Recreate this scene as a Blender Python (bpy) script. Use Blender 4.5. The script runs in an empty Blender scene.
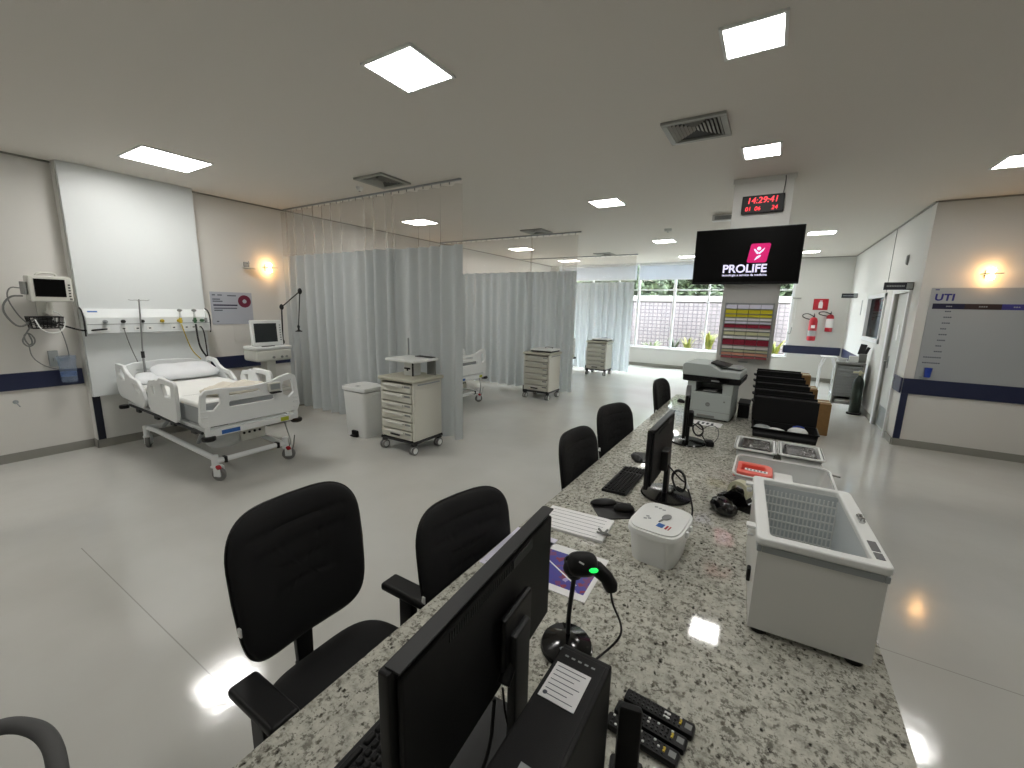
import bpy, bmesh, math, random
from mathutils import Vector, Matrix, noise as mnoise

random.seed(7)
SC = bpy.context.scene
COL = SC.collection
PI = math.pi

# ------------------------------------------------------------------ camera, world, exposure
CEIL = 3.25
CAMH = 1.8
F_PX, PITCH, ROLL, YAW = 417.7, 0.18275, 0.022413, 0.548856
fw = Vector((-math.sin(YAW) * math.cos(PITCH), math.cos(YAW) * math.cos(PITCH), -math.sin(PITCH)))
r0 = Vector((math.cos(YAW), math.sin(YAW), 0))
u0 = r0.cross(fw)
rr = math.cos(ROLL) * r0 + math.sin(ROLL) * u0
uu = -math.sin(ROLL) * r0 + math.cos(ROLL) * u0
cam = bpy.data.cameras.new('camera')
cam.sensor_fit = 'HORIZONTAL'
cam.sensor_width = 36
cam.lens = F_PX * 36 / 1024
cam.clip_start = 0.02
camo = bpy.data.objects.new('camera', cam)
COL.objects.link(camo)
mw = Matrix((rr, uu, -fw)).transposed().to_4x4()
mw.translation = (0, 0, CAMH)
camo.matrix_world = mw
SC.camera = camo

wd = bpy.data.worlds.new('sky')
SC.world = wd
wd.use_nodes = True
bg = wd.node_tree.nodes['Background']
bg.inputs[0].default_value = (0.90, 0.96, 1.0, 1)
bg.inputs[1].default_value = 20.0

LAMP = 27.0        # strength of the ceiling panels
WARM = 46.0        # strength of the wall bulbs
vs = SC.view_settings
vs.view_transform = 'Standard'
vs.look = 'None'
vs.gamma = 1
vs.use_curve_mapping = False
vs.exposure = 0.26
SC.cycles.use_denoising = True
SC.cycles.max_bounces = 10
SC.cycles.diffuse_bounces = 6
SC.cycles.transparent_max_bounces = 16
SC.cycles.sample_clamp_indirect = 6

# ------------------------------------------------------------------ materials
def lin(c):
    return tuple(((v / 255) / 12.92 if v <= 10 else (((v / 255) + 0.055) / 1.055) ** 2.4) for v in c)

def mat(name, rgb, rough=0.5, metal=0.0, emit=0.0, spec=0.5, trans=0.0, coat=0.0, bump=0.0, bscale=60.0, var=0.0, ecol=None):
    m = bpy.data.materials.new(name)
    m.use_nodes = True
    nt = m.node_tree
    b = nt.nodes['Principled BSDF']
    c = lin(rgb) + (1,)
    b.inputs['Base Color'].default_value = c
    b.inputs['Roughness'].default_value = rough
    b.inputs['Metallic'].default_value = metal
    b.inputs['Specular IOR Level'].default_value = spec
    b.inputs['Coat Weight'].default_value = coat
    b.inputs['Coat Roughness'].default_value = 0.06
    if trans:
        b.inputs['Transmission Weight'].default_value = trans
    if emit:
        b.inputs['Emission Color'].default_value = (lin(ecol) + (1,)) if ecol else c
        b.inputs['Emission Strength'].default_value = emit
    if bump or var:
        tc = nt.nodes.new('ShaderNodeTexCoord')
        nz = nt.nodes.new('ShaderNodeTexNoise')
        nz.inputs['Scale'].default_value = bscale
        nz.inputs['Detail'].default_value = 3
        nt.links.new(tc.outputs['Object'], nz.inputs['Vector'])
        if bump:
            bp = nt.nodes.new('ShaderNodeBump')
            bp.inputs['Strength'].default_value = bump
            bp.inputs['Distance'].default_value = 0.01
            nt.links.new(nz.outputs['Fac'], bp.inputs['Height'])
            nt.links.new(bp.outputs['Normal'], b.inputs['Normal'])
        if var:
            rp = nt.nodes.new('ShaderNodeValToRGB')
            rp.color_ramp.elements[0].position = 0.3
            rp.color_ramp.elements[1].position = 0.7
            rp.color_ramp.elements[0].color = tuple(v * (1 - var) for v in c[:3]) + (1,)
            rp.color_ramp.elements[1].color = tuple(min(1, v * (1 + var)) for v in c[:3]) + (1,)
            nt.links.new(nz.outputs['Fac'], rp.inputs['Fac'])
            nt.links.new(rp.outputs['Color'], b.inputs['Base Color'])
    return m

def sheer(name, rgb, alpha, rough=0.8):
    m = bpy.data.materials.new(name)
    m.use_nodes = True
    nt = m.node_tree
    out = nt.nodes['Material Output']
    b = nt.nodes['Principled BSDF']
    b.inputs['Base Color'].default_value = lin(rgb) + (1,)
    b.inputs['Roughness'].default_value = rough
    tl = nt.nodes.new('ShaderNodeBsdfTranslucent')
    tl.inputs[0].default_value = lin(rgb) + (1,)
    m1 = nt.nodes.new('ShaderNodeMixShader')
    m1.inputs[0].default_value = 0.4
    nt.links.new(b.outputs[0], m1.inputs[1])
    nt.links.new(tl.outputs[0], m1.inputs[2])
    tr = nt.nodes.new('ShaderNodeBsdfTransparent')
    tr.inputs[0].default_value = (.93, .90, .87, 1) if 'mesh' in name else (1, 1, 1, 1)
    mx = nt.nodes.new('ShaderNodeMixShader')
    mx.inputs[0].default_value = alpha
    nt.links.new(tr.outputs[0], mx.inputs[1])
    nt.links.new(m1.outputs[0], mx.inputs[2])
    nt.links.new(mx.outputs[0], out.inputs[0])
    return m

def glassy(name, tint=(235, 242, 245), gloss=0.08, rough=0.02):
    m = bpy.data.materials.new(name)
    m.use_nodes = True
    nt = m.node_tree
    out = nt.nodes['Material Output']
    nt.nodes.remove(nt.nodes['Principled BSDF'])
    tr = nt.nodes.new('ShaderNodeBsdfTransparent')
    tr.inputs[0].default_value = lin(tint) + (1,)
    gl = nt.nodes.new('ShaderNodeBsdfGlossy')
    gl.inputs['Roughness'].default_value = rough
    mx = nt.nodes.new('ShaderNodeMixShader')
    mx.inputs[0].default_value = gloss
    nt.links.new(tr.outputs[0], mx.inputs[1])
    nt.links.new(gl.outputs[0], mx.inputs[2])
    nt.links.new(mx.outputs[0], out.inputs[0])
    return m

def floor_mat():
    m = mat('floor_epoxy', (192, 191, 186), rough=0.11, spec=0.75, coat=0.0)
    nt = m.node_tree
    b = nt.nodes['Principled BSDF']
    tc = nt.nodes.new('ShaderNodeTexCoord')
    nz = nt.nodes.new('ShaderNodeTexNoise')
    nz.inputs['Scale'].default_value = 0.9
    nz.inputs['Detail'].default_value = 4
    nt.links.new(tc.outputs['Object'], nz.inputs['Vector'])
    rp = nt.nodes.new('ShaderNodeValToRGB')
    a = lin((188, 187, 181))
    c = lin((197, 197, 192))
    rp.color_ramp.elements[0].position = 0.35
    rp.color_ramp.elements[1].position = 0.65
    rp.color_ramp.elements[0].color = a + (1,)
    rp.color_ramp.elements[1].color = c + (1,)
    nt.links.new(nz.outputs['Fac'], rp.inputs['Fac'])
    # cold joints in the poured floor, a fine dark line across the room at a few depths
    sx = nt.nodes.new('ShaderNodeSeparateXYZ')
    nt.links.new(tc.outputs['Object'], sx.inputs[0])
    last = None
    for y, x0, x1 in ((0.735, -4.1, .3), (2.785, .3, 1.5)):
        s = nt.nodes.new('ShaderNodeMath'); s.operation = 'SUBTRACT'; s.inputs[1].default_value = y
        nt.links.new(sx.outputs['Y'], s.inputs[0])
        ab = nt.nodes.new('ShaderNodeMath'); ab.operation = 'ABSOLUTE'
        nt.links.new(s.outputs[0], ab.inputs[0])
        lt = nt.nodes.new('ShaderNodeMath'); lt.operation = 'LESS_THAN'; lt.inputs[1].default_value = 0.003
        nt.links.new(ab.outputs[0], lt.inputs[0])
        for op, lim in (('GREATER_THAN', x0), ('LESS_THAN', x1)):
            g = nt.nodes.new('ShaderNodeMath'); g.operation = op; g.inputs[1].default_value = lim
            nt.links.new(sx.outputs['X'], g.inputs[0])
            k = nt.nodes.new('ShaderNodeMath'); k.operation = 'MULTIPLY'
            nt.links.new(lt.outputs[0], k.inputs[0]); nt.links.new(g.outputs[0], k.inputs[1])
            lt = k
        if last is None:
            last = lt
        else:
            ad = nt.nodes.new('ShaderNodeMath'); ad.operation = 'MAXIMUM'
            nt.links.new(last.outputs[0], ad.inputs[0]); nt.links.new(lt.outputs[0], ad.inputs[1])
            last = ad
    mx = nt.nodes.new('ShaderNodeMix'); mx.data_type = 'RGBA'
    nt.links.new(last.outputs[0], mx.inputs[0])
    nt.links.new(rp.outputs['Color'], mx.inputs[6])
    mx.inputs[7].default_value = lin((160, 158, 152)) + (1,)
    nt.links.new(mx.outputs[2], b.inputs['Base Color'])
    n2 = nt.nodes.new('ShaderNodeTexNoise'); n2.inputs['Scale'].default_value = 9; n2.inputs['Detail'].default_value = 5
    nt.links.new(tc.outputs['Object'], n2.inputs['Vector'])
    bp = nt.nodes.new('ShaderNodeBump'); bp.inputs['Strength'].default_value = 0.05; bp.inputs['Distance'].default_value = 0.02
    nt.links.new(n2.outputs['Fac'], bp.inputs['Height'])
    nt.links.new(bp.outputs['Normal'], b.inputs['Normal'])
    return m

def granite_mat():
    m = mat('granite', (190, 188, 176), rough=0.045, spec=0.5, coat=0.2)
    nt = m.node_tree
    b = nt.nodes['Principled BSDF']
    tc = nt.nodes.new('ShaderNodeTexCoord')
    def noise(sc, det, rough=0.6):
        n = nt.nodes.new('ShaderNodeTexNoise')
        n.inputs['Scale'].default_value = sc
        n.inputs['Detail'].default_value = det
        n.inputs['Roughness'].default_value = rough
        nt.links.new(tc.outputs['Object'], n.inputs['Vector'])
        return n
    def ramp(src, stops):
        r = nt.nodes.new('ShaderNodeValToRGB')
        e = r.color_ramp.elements
        while len(e) < len(stops):
            e.new(0.5)
        for k, (p, c) in enumerate(stops):
            e[k].position = p
            e[k].color = tuple(c) + (1,)
        nt.links.new(src, r.inputs['Fac'])
        return r
    def mixc(f, a, bb, mode='MIX'):
        x = nt.nodes.new('ShaderNodeMix'); x.data_type = 'RGBA'; x.blend_type = mode
        if isinstance(f, float):
            x.inputs[0].default_value = f
        else:
            nt.links.new(f, x.inputs[0])
        nt.links.new(a, x.inputs[6]); nt.links.new(bb, x.inputs[7])
        return x.outputs[2]
    base = ramp(noise(38, 5, 0.7).outputs['Fac'], [(0.30, lin((140, 138, 128))), (0.48, lin((186, 185, 174))), (0.66, lin((206, 205, 194)))])
    grey = ramp(noise(62, 5, 0.72).outputs['Fac'], [(0.52, (0, 0, 0)), (0.585, (1, 1, 1))])
    greyc = ramp(noise(20, 2).outputs['Fac'], [(0.3, lin((104, 102, 94))), (0.7, lin((142, 140, 130)))])
    c1 = mixc(grey.outputs['Color'], base.outputs['Color'], greyc.outputs['Color'])
    vo = nt.nodes.new('ShaderNodeTexVoronoi')
    vo.inputs['Scale'].default_value = 52
    vo.inputs['Randomness'].default_value = 1
    wob = nt.nodes.new('ShaderNodeVectorMath'); wob.operation = 'MULTIPLY_ADD'
    wn = noise(70, 3)
    nt.links.new(wn.outputs['Color'], wob.inputs[0]); wob.inputs[1].default_value = (0.022, 0.022, 0.022)
    nt.links.new(tc.outputs['Object'], wob.inputs[2])
    st = nt.nodes.new('ShaderNodeMapping'); st.inputs['Scale'].default_value = (1.25, .72, 1); st.inputs['Rotation'].default_value = (0, 0, .6)
    nt.links.new(wob.outputs[0], st.inputs['Vector'])
    nt.links.new(st.outputs[0], vo.inputs['Vector'])
    spk = ramp(vo.outputs['Distance'], [(0.18, (1, 1, 1)), (0.42, (0, 0, 0))])
    sel = nt.nodes.new('ShaderNodeSeparateColor')
    nt.links.new(vo.outputs['Color'], sel.inputs[0])
    lt = nt.nodes.new('ShaderNodeMath'); lt.operation = 'LESS_THAN'; lt.inputs[1].default_value = 0.36
    nt.links.new(sel.outputs[0], lt.inputs[0])
    mu = nt.nodes.new('ShaderNodeMath'); mu.operation = 'MULTIPLY'
    nt.links.new(spk.outputs['Color'], mu.inputs[0]); nt.links.new(lt.outputs[0], mu.inputs[1])
    dark = ramp(noise(30, 2).outputs['Fac'], [(0.38, lin((46, 44, 40))), (0.62, lin((116, 112, 101)))])
    c2 = mixc(mu.outputs[0], c1, dark.outputs['Color'])
    nt.links.new(c2, b.inputs['Base Color'])
    return m

def brick_mat():
    m = mat('garden_blocks', (214, 204, 204), rough=0.9)
    nt = m.node_tree
    b = nt.nodes['Principled BSDF']
    tc = nt.nodes.new('ShaderNodeTexCoord')
    mp = nt.nodes.new('ShaderNodeMapping')
    mp.inputs['Rotation'].default_value = (PI / 2, 0, 0)
    nt.links.new(tc.outputs['Object'], mp.inputs['Vector'])
    br = nt.nodes.new('ShaderNodeTexBrick')
    br.offset = 0.0
    br.inputs['Scale'].default_value = 1.0
    br.inputs['Brick Width'].default_value = 0.16
    br.inputs['Row Height'].default_value = 0.14
    br.inputs['Mortar Size'].default_value = 0.016
    br.inputs['Color1'].default_value = lin((112, 103, 103)) + (1,)
    br.inputs['Color2'].default_value = lin((102, 95, 96)) + (1,)
    br.inputs['Mortar'].default_value = lin((70, 64, 66)) + (1,)
    nt.links.new(mp.outputs[0], br.inputs['Vector'])
    nt.links.new(br.outputs['Color'], b.inputs['Base Color'])
    return m

def foliage_mat(name, a, c, scale=3.0):
    m = mat(name, a, rough=0.7)
    nt = m.node_tree
    b = nt.nodes['Principled BSDF']
    oi = nt.nodes.new('ShaderNodeTexCoord')
    nz = nt.nodes.new('ShaderNodeTexNoise'); nz.inputs['Scale'].default_value = scale
    nt.links.new(oi.outputs['Object'], nz.inputs['Vector'])
    rp = nt.nodes.new('ShaderNodeValToRGB')
    rp.color_ramp.elements[0].position = 0.35; rp.color_ramp.elements[1].position = 0.65
    rp.color_ramp.elements[0].color = lin(a) + (1,)
    rp.color_ramp.elements[1].color = lin(c) + (1,)
    nt.links.new(nz.outputs['Fac'], rp.inputs['Fac'])
    nt.links.new(rp.outputs['Color'], b.inputs['Base Color'])
    return m

def poster_mat():
    m = mat('poster_print', (80, 60, 150), rough=0.35)
    nt = m.node_tree
    b = nt.nodes['Principled BSDF']
    tc = nt.nodes.new('ShaderNodeTexCoord')
    vo = nt.nodes.new('ShaderNodeTexVoronoi'); vo.inputs['Scale'].default_value = 42
    nt.links.new(tc.outputs['Object'], vo.inputs['Vector'])
    rp = nt.nodes.new('ShaderNodeValToRGB')
    e = rp.color_ramp.elements
    e[0].position = 0.0; e[0].color = lin((60, 56, 150)) + (1,)
    e[1].position = 1.0; e[1].color = lin((120, 30, 70)) + (1,)
    x = e.new(0.45); x.color = lin((66, 54, 148)) + (1,)
    x = e.new(0.6); x.color = lin((110, 50, 110)) + (1,)
    x = e.new(0.75); x.color = lin((170, 160, 210)) + (1,)
    x = e.new(0.8); x.color = lin((130, 34, 72)) + (1,)
    rp.color_ramp.interpolation = 'CONSTANT'
    s = nt.nodes.new('ShaderNodeSeparateColor')
    nt.links.new(vo.outputs['Color'], s.inputs[0])
    nt.links.new(s.outputs[0], rp.inputs['Fac'])
    nt.links.new(rp.outputs['Color'], b.inputs['Base Color'])
    return m

M = {
    'floor': floor_mat(), 'granite': granite_mat(), 'blocks': brick_mat(),
    'wall': mat('wall_paint_white', (214, 214, 210), 0.6, bump=0.03, bscale=120),
    'cream': mat('wall_paint_cream', (215, 213, 208), 0.6, bump=0.03, bscale=120),
    'ceiling': mat('ceiling_paint', (214, 210, 203), 0.85),
    'laminate': mat('white_laminate', (220, 224, 224), 0.35),
    'navy': mat('navy_bumper', (26, 34, 66), 0.45),
    'navyblack': mat('navy_edge', (18, 22, 36), 0.45),
    'basegrey': mat('skirting_vinyl', (140, 139, 132), 0.5),
    'white': mat('white_plastic', (226, 228, 226), 0.4),
    'bedwhite': mat('bed_plastic', (228, 231, 231), 0.38),
    'offwhite': mat('offwhite_plastic', (206, 206, 198), 0.42),
    'cartbeige': mat('cart_enamel', (208, 207, 196), 0.45),
    'carttop': mat('cart_top', (178, 176, 160), 0.45),
    'midgrey': mat('mid_grey_plastic', (128, 130, 128), 0.5),
    'darkgrey': mat('dark_grey_plastic', (40, 41, 42), 0.5, spec=.35),
    'black': mat('black_plastic', (13, 13, 14), 0.45, spec=.3),
    'blackmatte': mat('black_textured_plastic', (14, 14, 15), 0.6, spec=.3, bump=0.12, bscale=500),
    'blackgloss': mat('black_gloss', (10, 10, 11), 0.12),
    'fabric': mat('black_chair_fabric', (21, 21, 22), 0.8, spec=.4, bump=0.25, bscale=700, var=0.15),
    'rubber': mat('grey_rubber', (80, 80, 80), 0.7),
    'tyre': mat('caster_tyre', (120, 120, 118), 0.6),
    'steel': mat('brushed_steel', (170, 172, 172), 0.32, metal=1.0),
    'chrome': mat('chrome', (205, 205, 205), 0.15, metal=1.0),
    'alu': mat('painted_aluminium', (232, 234, 236), 0.4),
    'red': mat('signal_red', (166, 16, 34), 0.4),
    'yellow': mat('valve_yellow', (196, 170, 40), 0.45),
    'greenvalve': mat('valve_green', (60, 96, 66), 0.45),
    'oxygreen': mat('cylinder_green', (28, 42, 34), 0.4),
    'limegreen': mat('lime_label', (170, 180, 40), 0.5),
    'blue': mat('blue_plastic', (24, 60, 158), 0.4),
    'labelblue': mat('label_blue', (40, 96, 170), 0.5),
    'skyblue': mat('hose_blue', (70, 100, 150), 0.4),
    'sheet': mat('cotton_sheet', (232, 233, 230), 0.85, bump=0.15, bscale=40),
    'vinyl': mat('mattress_vinyl', (150, 154, 156), 0.5),
    'pillow': mat('pillow_cotton', (222, 225, 228), 0.85, bump=0.2, bscale=30),
    'cream_blanket': mat('folded_blanket', (216, 211, 198), 0.9, bump=0.3, bscale=50),
    'curtain': sheer('curtain_fabric', (199, 204, 205), 1.0),
    'curtainmesh': sheer('curtain_mesh', (232, 231, 226), 0.22),
    'glass': glassy('window_glass', (246, 249, 250), 0.05),
    'glassdark': glassy('dark_glass', (150, 158, 162), 0.12),
    'clear': sheer('clear_bin_plastic', (238, 241, 241), 0.55, 0.25),
    'bluefilm': sheer('blue_clear_plastic', (168, 186, 212), 0.36, 0.25),
    'freezer': mat('freezer_enamel', (212, 212, 208), 0.4),
    'liner': mat('freezer_liner', (196, 202, 204), 0.4),
    'greylabel': mat('grey_label', (92, 94, 96), 0.5),
    'paper': mat('paper', (238, 238, 238), 0.7),
    'paperlilac': mat('paper_lilac', (222, 220, 236), 0.7),
    'ink': mat('ink', (90, 94, 104), 0.7),
    'inkdark': mat('ink_dark', (40, 42, 58), 0.6),
    'print': poster_mat(),
    'board': mat('notice_board_laminate', (166, 170, 172), 0.3),
    'posterblue': mat('poster_paper', (176, 180, 190), 0.45),
    'wine': mat('poster_wine', (104, 22, 50), 0.45),
    'indigo': mat('indigo_print', (40, 40, 120), 0.45),
    'headnavy': mat('board_header_navy', (26, 28, 58), 0.4),
    'headbrown': mat('board_header_brown', (52, 40, 40), 0.4),
    'headindigo': mat('board_header_indigo', (58, 56, 128), 0.4),
    'magenta': mat('screen_magenta', (190, 4, 96), 0.5, emit=0.6),
    'screenwhite': mat('screen_white', (222, 218, 244), 0.5, emit=0.62),
    'screenoff': mat('screen_off', (38, 42, 44), 0.25),
    'screenblack': mat('screen_black', (5, 5, 5), 0.35, spec=0.12),
    'led': mat('led_red', (255, 40, 56), 0.4, emit=1.3),
    'ledgreen': mat('led_green', (30, 230, 90), 0.4, emit=1.2),
    'lamp': mat('ceiling_panel_light', (255, 253, 247), 0.5, emit=LAMP, ecol=(253, 251, 247)),
    'warm': mat('warm_bulb', (255, 190, 110), 0.5, emit=WARM, ecol=(255, 196, 128)),
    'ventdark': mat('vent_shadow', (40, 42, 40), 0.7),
    'ventgrey': mat('vent_enamel', (150, 151, 145), 0.5),
    'card': mat('cardboard', (124, 94, 54), 0.8, var=0.08, bscale=20),
    'coral': mat('coral_plastic', (236, 106, 92), 0.4),
    'tape': mat('tape_roll', (206, 204, 176), 0.3),
    'silver': mat('silver_grey_plastic', (150, 155, 156), 0.35),
    'printergrey': mat('printer_grey', (176, 184, 182), 0.4),
    'blacksheet': mat('glossy_black_wrap', (44, 42, 40), 0.18, bump=0.9, bscale=28),
    'leafa': foliage_mat('leaf_dark', (36, 47, 30), (72, 85, 54)),
    'leafb': foliage_mat('leaf_yellow', (94, 102, 28), (136, 130, 44)),
    'leafc': foliage_mat('leaf_pale', (78, 92, 52), (114, 122, 82)),
    'bark': mat('bark', (92, 80, 66), 0.9),
    'soil': mat('garden_soil', (120, 112, 100), 0.95, var=0.2, bscale=8),
    'coping': mat('wall_coping', (122, 118, 114), 0.85),
    'blind': sheer('blind_fabric', (214, 218, 224), 1.0),
    'door': mat('door_laminate', (206, 208, 204), 0.4),
}
for k in ('curtain',):
    pass

# ------------------------------------------------------------------ geometry helpers
class MB:
    def __init__(self):
        self.bm = bmesh.new()
        self.mats = []
        self.mi = 0

    def use(self, m):
        m = M[m] if isinstance(m, str) else m
        if m not in self.mats:
            self.mats.append(m)
        self.mi = self.mats.index(m)
        return self

    def _merge(self, b2, M4=None):
        if M4 is not None:
            bmesh.ops.transform(b2, matrix=M4, verts=b2.verts)
        for f in b2.faces:
            f.material_index = self.mi
        me = bpy.data.meshes.new('tmp')
        b2.to_mesh(me)
        b2.free()
        self.bm.from_mesh(me)
        bpy.data.meshes.remove(me)
        return self

    def box(self, c, s, bev=0.0, rot=None, seg=2):
        b2 = bmesh.new()
        bmesh.ops.create_cube(b2, size=1)
        bmesh.ops.scale(b2, vec=Vector(s), verts=b2.verts)
        if bev > 0:
            bmesh.ops.bevel(b2, geom=list(b2.edges), offset=min(bev, min(s) * 0.45), segments=seg, profile=0.5, affect='EDGES')
        T = Matrix.Translation(Vector(c))
        if rot is not None:
            T = T @ rot
        return self._merge(b2, T)

    def b2p(self, x0, x1, y0, y1, z0, z1, bev=0.0):
        return self.box(((x0 + x1) / 2, (y0 + y1) / 2, (z0 + z1) / 2), (abs(x1 - x0), abs(y1 - y0), abs(z1 - z0)), bev)

    def cyl(self, p0, p1, r0, r1=None, seg=16, caps=True):
        r1 = r0 if r1 is None else r1
        p0 = Vector(p0); p1 = Vector(p1)
        d = p1 - p0
        b2 = bmesh.new()
        bmesh.ops.create_cone(b2, cap_ends=caps, segments=seg, radius1=r0, radius2=r1, depth=d.length)
        T = Matrix.Translation((p0 + p1) / 2) @ d.to_track_quat('Z', 'Y').to_matrix().to_4x4()
        return self._merge(b2, T)

    def sph(self, c, r, seg=16, sc=(1, 1, 1), rot=None):
        b2 = bmesh.new()
        bmesh.ops.create_uvsphere(b2, u_segments=seg, v_segments=max(6, seg // 2), radius=r)
        T = Matrix.Translation(Vector(c))
        if rot is not None:
            T = T @ rot
        T = T @ Matrix.Diagonal((sc[0], sc[1], sc[2], 1))
        return self._merge(b2, T)

    def lathe(self, prof, c=(0, 0, 0), seg=24, M4=None):
        b2 = bmesh.new()
        rings = []
        for (r, z) in prof:
            if r < 1e-5:
                rings.append([b2.verts.new((0, 0, z))])
            else:
                rings.append([b2.verts.new((r * math.cos(2 * PI * k / seg), r * math.sin(2 * PI * k / seg), z)) for k in range(seg)])
        for a, b in zip(rings, rings[1:]):
            for k in range(seg):
                k2 = (k + 1) % seg
                va = [a[k], a[k2]] if len(a) > 1 else [a[0]]
                vb = [b[k2], b[k]] if len(b) > 1 else [b[0]]
                f = va + vb
                if len(f) >= 3:
                    b2.faces.new(f)
        bmesh.ops.recalc_face_normals(b2, faces=b2.faces)
        T = Matrix.Translation(Vector(c))
        if M4 is not None:
            T = T @ M4
        return self._merge(b2, T)

    def tube(self, pts, r, seg=8, smooth=0, closed=False):
        pts = [Vector(p) for p in pts]
        for _ in range(smooth):
            n = [pts[0]]
            for a, b in zip(pts, pts[1:]):
                n += [a * 0.75 + b * 0.25, a * 0.25 + b * 0.75]
            n.append(pts[-1])
            pts = n
        b2 = bmesh.new()
        rings = []
        up = None
        n = len(pts)
        for i, p in enumerate(pts):
            if closed:
                t = (pts[(i + 1) % n] - pts[i - 1])
            else:
                t = pts[min(i + 1, n - 1)] - pts[max(i - 1, 0)]
            if t.length < 1e-9:
                t = Vector((0, 0, 1))
            t.normalize()
            if up is None:
                up = t.orthogonal()
            up = (up - t * up.dot(t))
            if up.length < 1e-6:
                up = t.orthogonal()
            up.normalize()
            s = t.cross(up)
            ri = r[i] if isinstance(r, (list, tuple)) and len(r) == n else (r if not isinstance(r, (list, tuple)) else r[0])
            rings.append([b2.verts.new(p + ri * (up * math.cos(2 * PI * k / seg) + s * math.sin(2 * PI * k / seg))) for k in range(seg)])
        pr = list(zip(rings, rings[1:]))
        if closed:
            pr.append((rings[-1], rings[0]))
        for a, b in pr:
            for k in range(seg):
                b2.faces.new((a[k], a[(k + 1) % seg], b[(k + 1) % seg], b[k]))
        if not closed:
            b2.faces.new(rings[0][::-1]); b2.faces.new(rings[-1])
        bmesh.ops.recalc_face_normals(b2, faces=b2.faces)
        return self._merge(b2)

    def prism(self, outline, depth, M4=None, bev=0.0):
        """outline in local XY, extruded along +Z by depth"""
        b2 = bmesh.new()
        vs_ = [b2.verts.new((p[0], p[1], 0)) for p in outline]
        f = b2.faces.new(vs_)
        r = bmesh.ops.extrude_face_region(b2, geom=[f])
        bmesh.ops.translate(b2, vec=(0, 0, depth), verts=[v for v in r['geom'] if isinstance(v, bmesh.types.BMVert)])
        bmesh.ops.recalc_face_normals(b2, faces=b2.faces)
        if bev > 0:
            es = [e for e in b2.edges if abs(e.verts[0].co.z - e.verts[1].co.z) < 1e-6]
            bmesh.ops.bevel(b2, geom=es, offset=bev, segments=2, profile=0.5, affect='EDGES')
        return self._merge(b2, M4)

    def holed(self, outer, holes, depth, M4=None, bev=0.006):
        """flat panel with cut-outs, in local XY, centred on Z"""
        cu = bpy.data.curves.new('tmp', 'CURVE')
        cu.dimensions = '2D'
        cu.fill_mode = 'BOTH'
        cu.extrude = max(0.0005, depth / 2 - bev)
        cu.bevel_depth = bev
        cu.bevel_resolution = 2
        for loop in [outer] + list(holes):
            sp = cu.splines.new('POLY')
            sp.points.add(len(loop) - 1)
            for q, p in zip(sp.points, loop):
                q.co = (p[0], p[1], 0, 1)
            sp.use_cyclic_u = True
        o = bpy.data.objects.new('tmp', cu)
        me = bpy.data.meshes.new_from_object(o)
        b2 = bmesh.new()
        b2.from_mesh(me)
        bmesh.ops.remove_doubles(b2, verts=b2.verts, dist=1e-5)
        bpy.data.objects.remove(o); bpy.data.curves.remove(cu); bpy.data.meshes.remove(me)
        return self._merge(b2, M4)

    def text(self, s, size, M4, depth=0.001, align='LEFT', shear=0.0, bold=0.0, spacing=1.0):
        cu = bpy.data.curves.new('tmp', 'FONT')
        cu.body = s
        cu.size = size
        cu.extrude = depth
        cu.align_x = align
        cu.shear = shear
        cu.offset = bold
        cu.space_character = spacing
        o = bpy.data.objects.new('tmp', cu)
        me = bpy.data.meshes.new_from_object(o)
        b2 = bmesh.new()
        b2.from_mesh(me)
        bpy.data.objects.remove(o); bpy.data.curves.remove(cu); bpy.data.meshes.remove(me)
        return self._merge(b2, M4)

    def grid(self, nu, nv, fn, closed_u=False):
        b2 = bmesh.new()
        V = [[b2.verts.new(fn(i / nu, j / nv)) for i in range(nu + (0 if closed_u else 1))] for j in range(nv + 1)]
        w = len(V[0])
        for j in range(nv):
            for i in range(nu):
                i2 = (i + 1) % w
                b2.faces.new((V[j][i], V[j][i2], V[j + 1][i2], V[j + 1][i]))
        return self._merge(b2)

    def cushion(self, outline_fn, t_front, t_back, M4=None, n=48, rings=9, groove=None, sag=None):
        """pad in local XY, outline_fn(a)->(x,y); front +Z"""
        b2 = bmesh.new()
        def layer(sign, t):
            R = []
            for k in range(rings + 1):
                q = math.sin((k / rings) * PI / 2)
                hgt = t * (max(0.0, 1 - q ** 5)) ** 0.5
                if k == 0:
                    z = sign * hgt
                    x, y = 0.0, 0.0
                    if groove: z += sign * groove(x, y) if sign > 0 else 0
                    if sag: z += sag(x, y)
                    R.append([b2.verts.new((x, y, z))])
                    continue
                ring = []
                for i in range(n):
                    ox, oy = outline_fn(2 * PI * i / n)
                    x, y = ox * q, oy * q
                    z = sign * hgt
                    if groove and sign > 0: z += groove(x, y) * (1 - q ** 6)
                    if sag: z += sag(x, y)
                    ring.append(b2.verts.new((x, y, z)))
                R.append(ring)
            for a, b in zip(R, R[1:]):
                for i in range(n):
                    i2 = (i + 1) % n
                    if len(a) == 1:
                        b2.faces.new((a[0], b[i], b[i2]))
                    else:
                        b2.faces.new((a[i], b[i], b[i2], a[i2]))
        layer(1, t_front); layer(-1, t_back)
        bmesh.ops.remove_doubles(b2, verts=b2.verts, dist=1e-5)
        bmesh.ops.recalc_face_normals(b2, faces=b2.faces)
        return self._merge(b2, M4)

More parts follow.
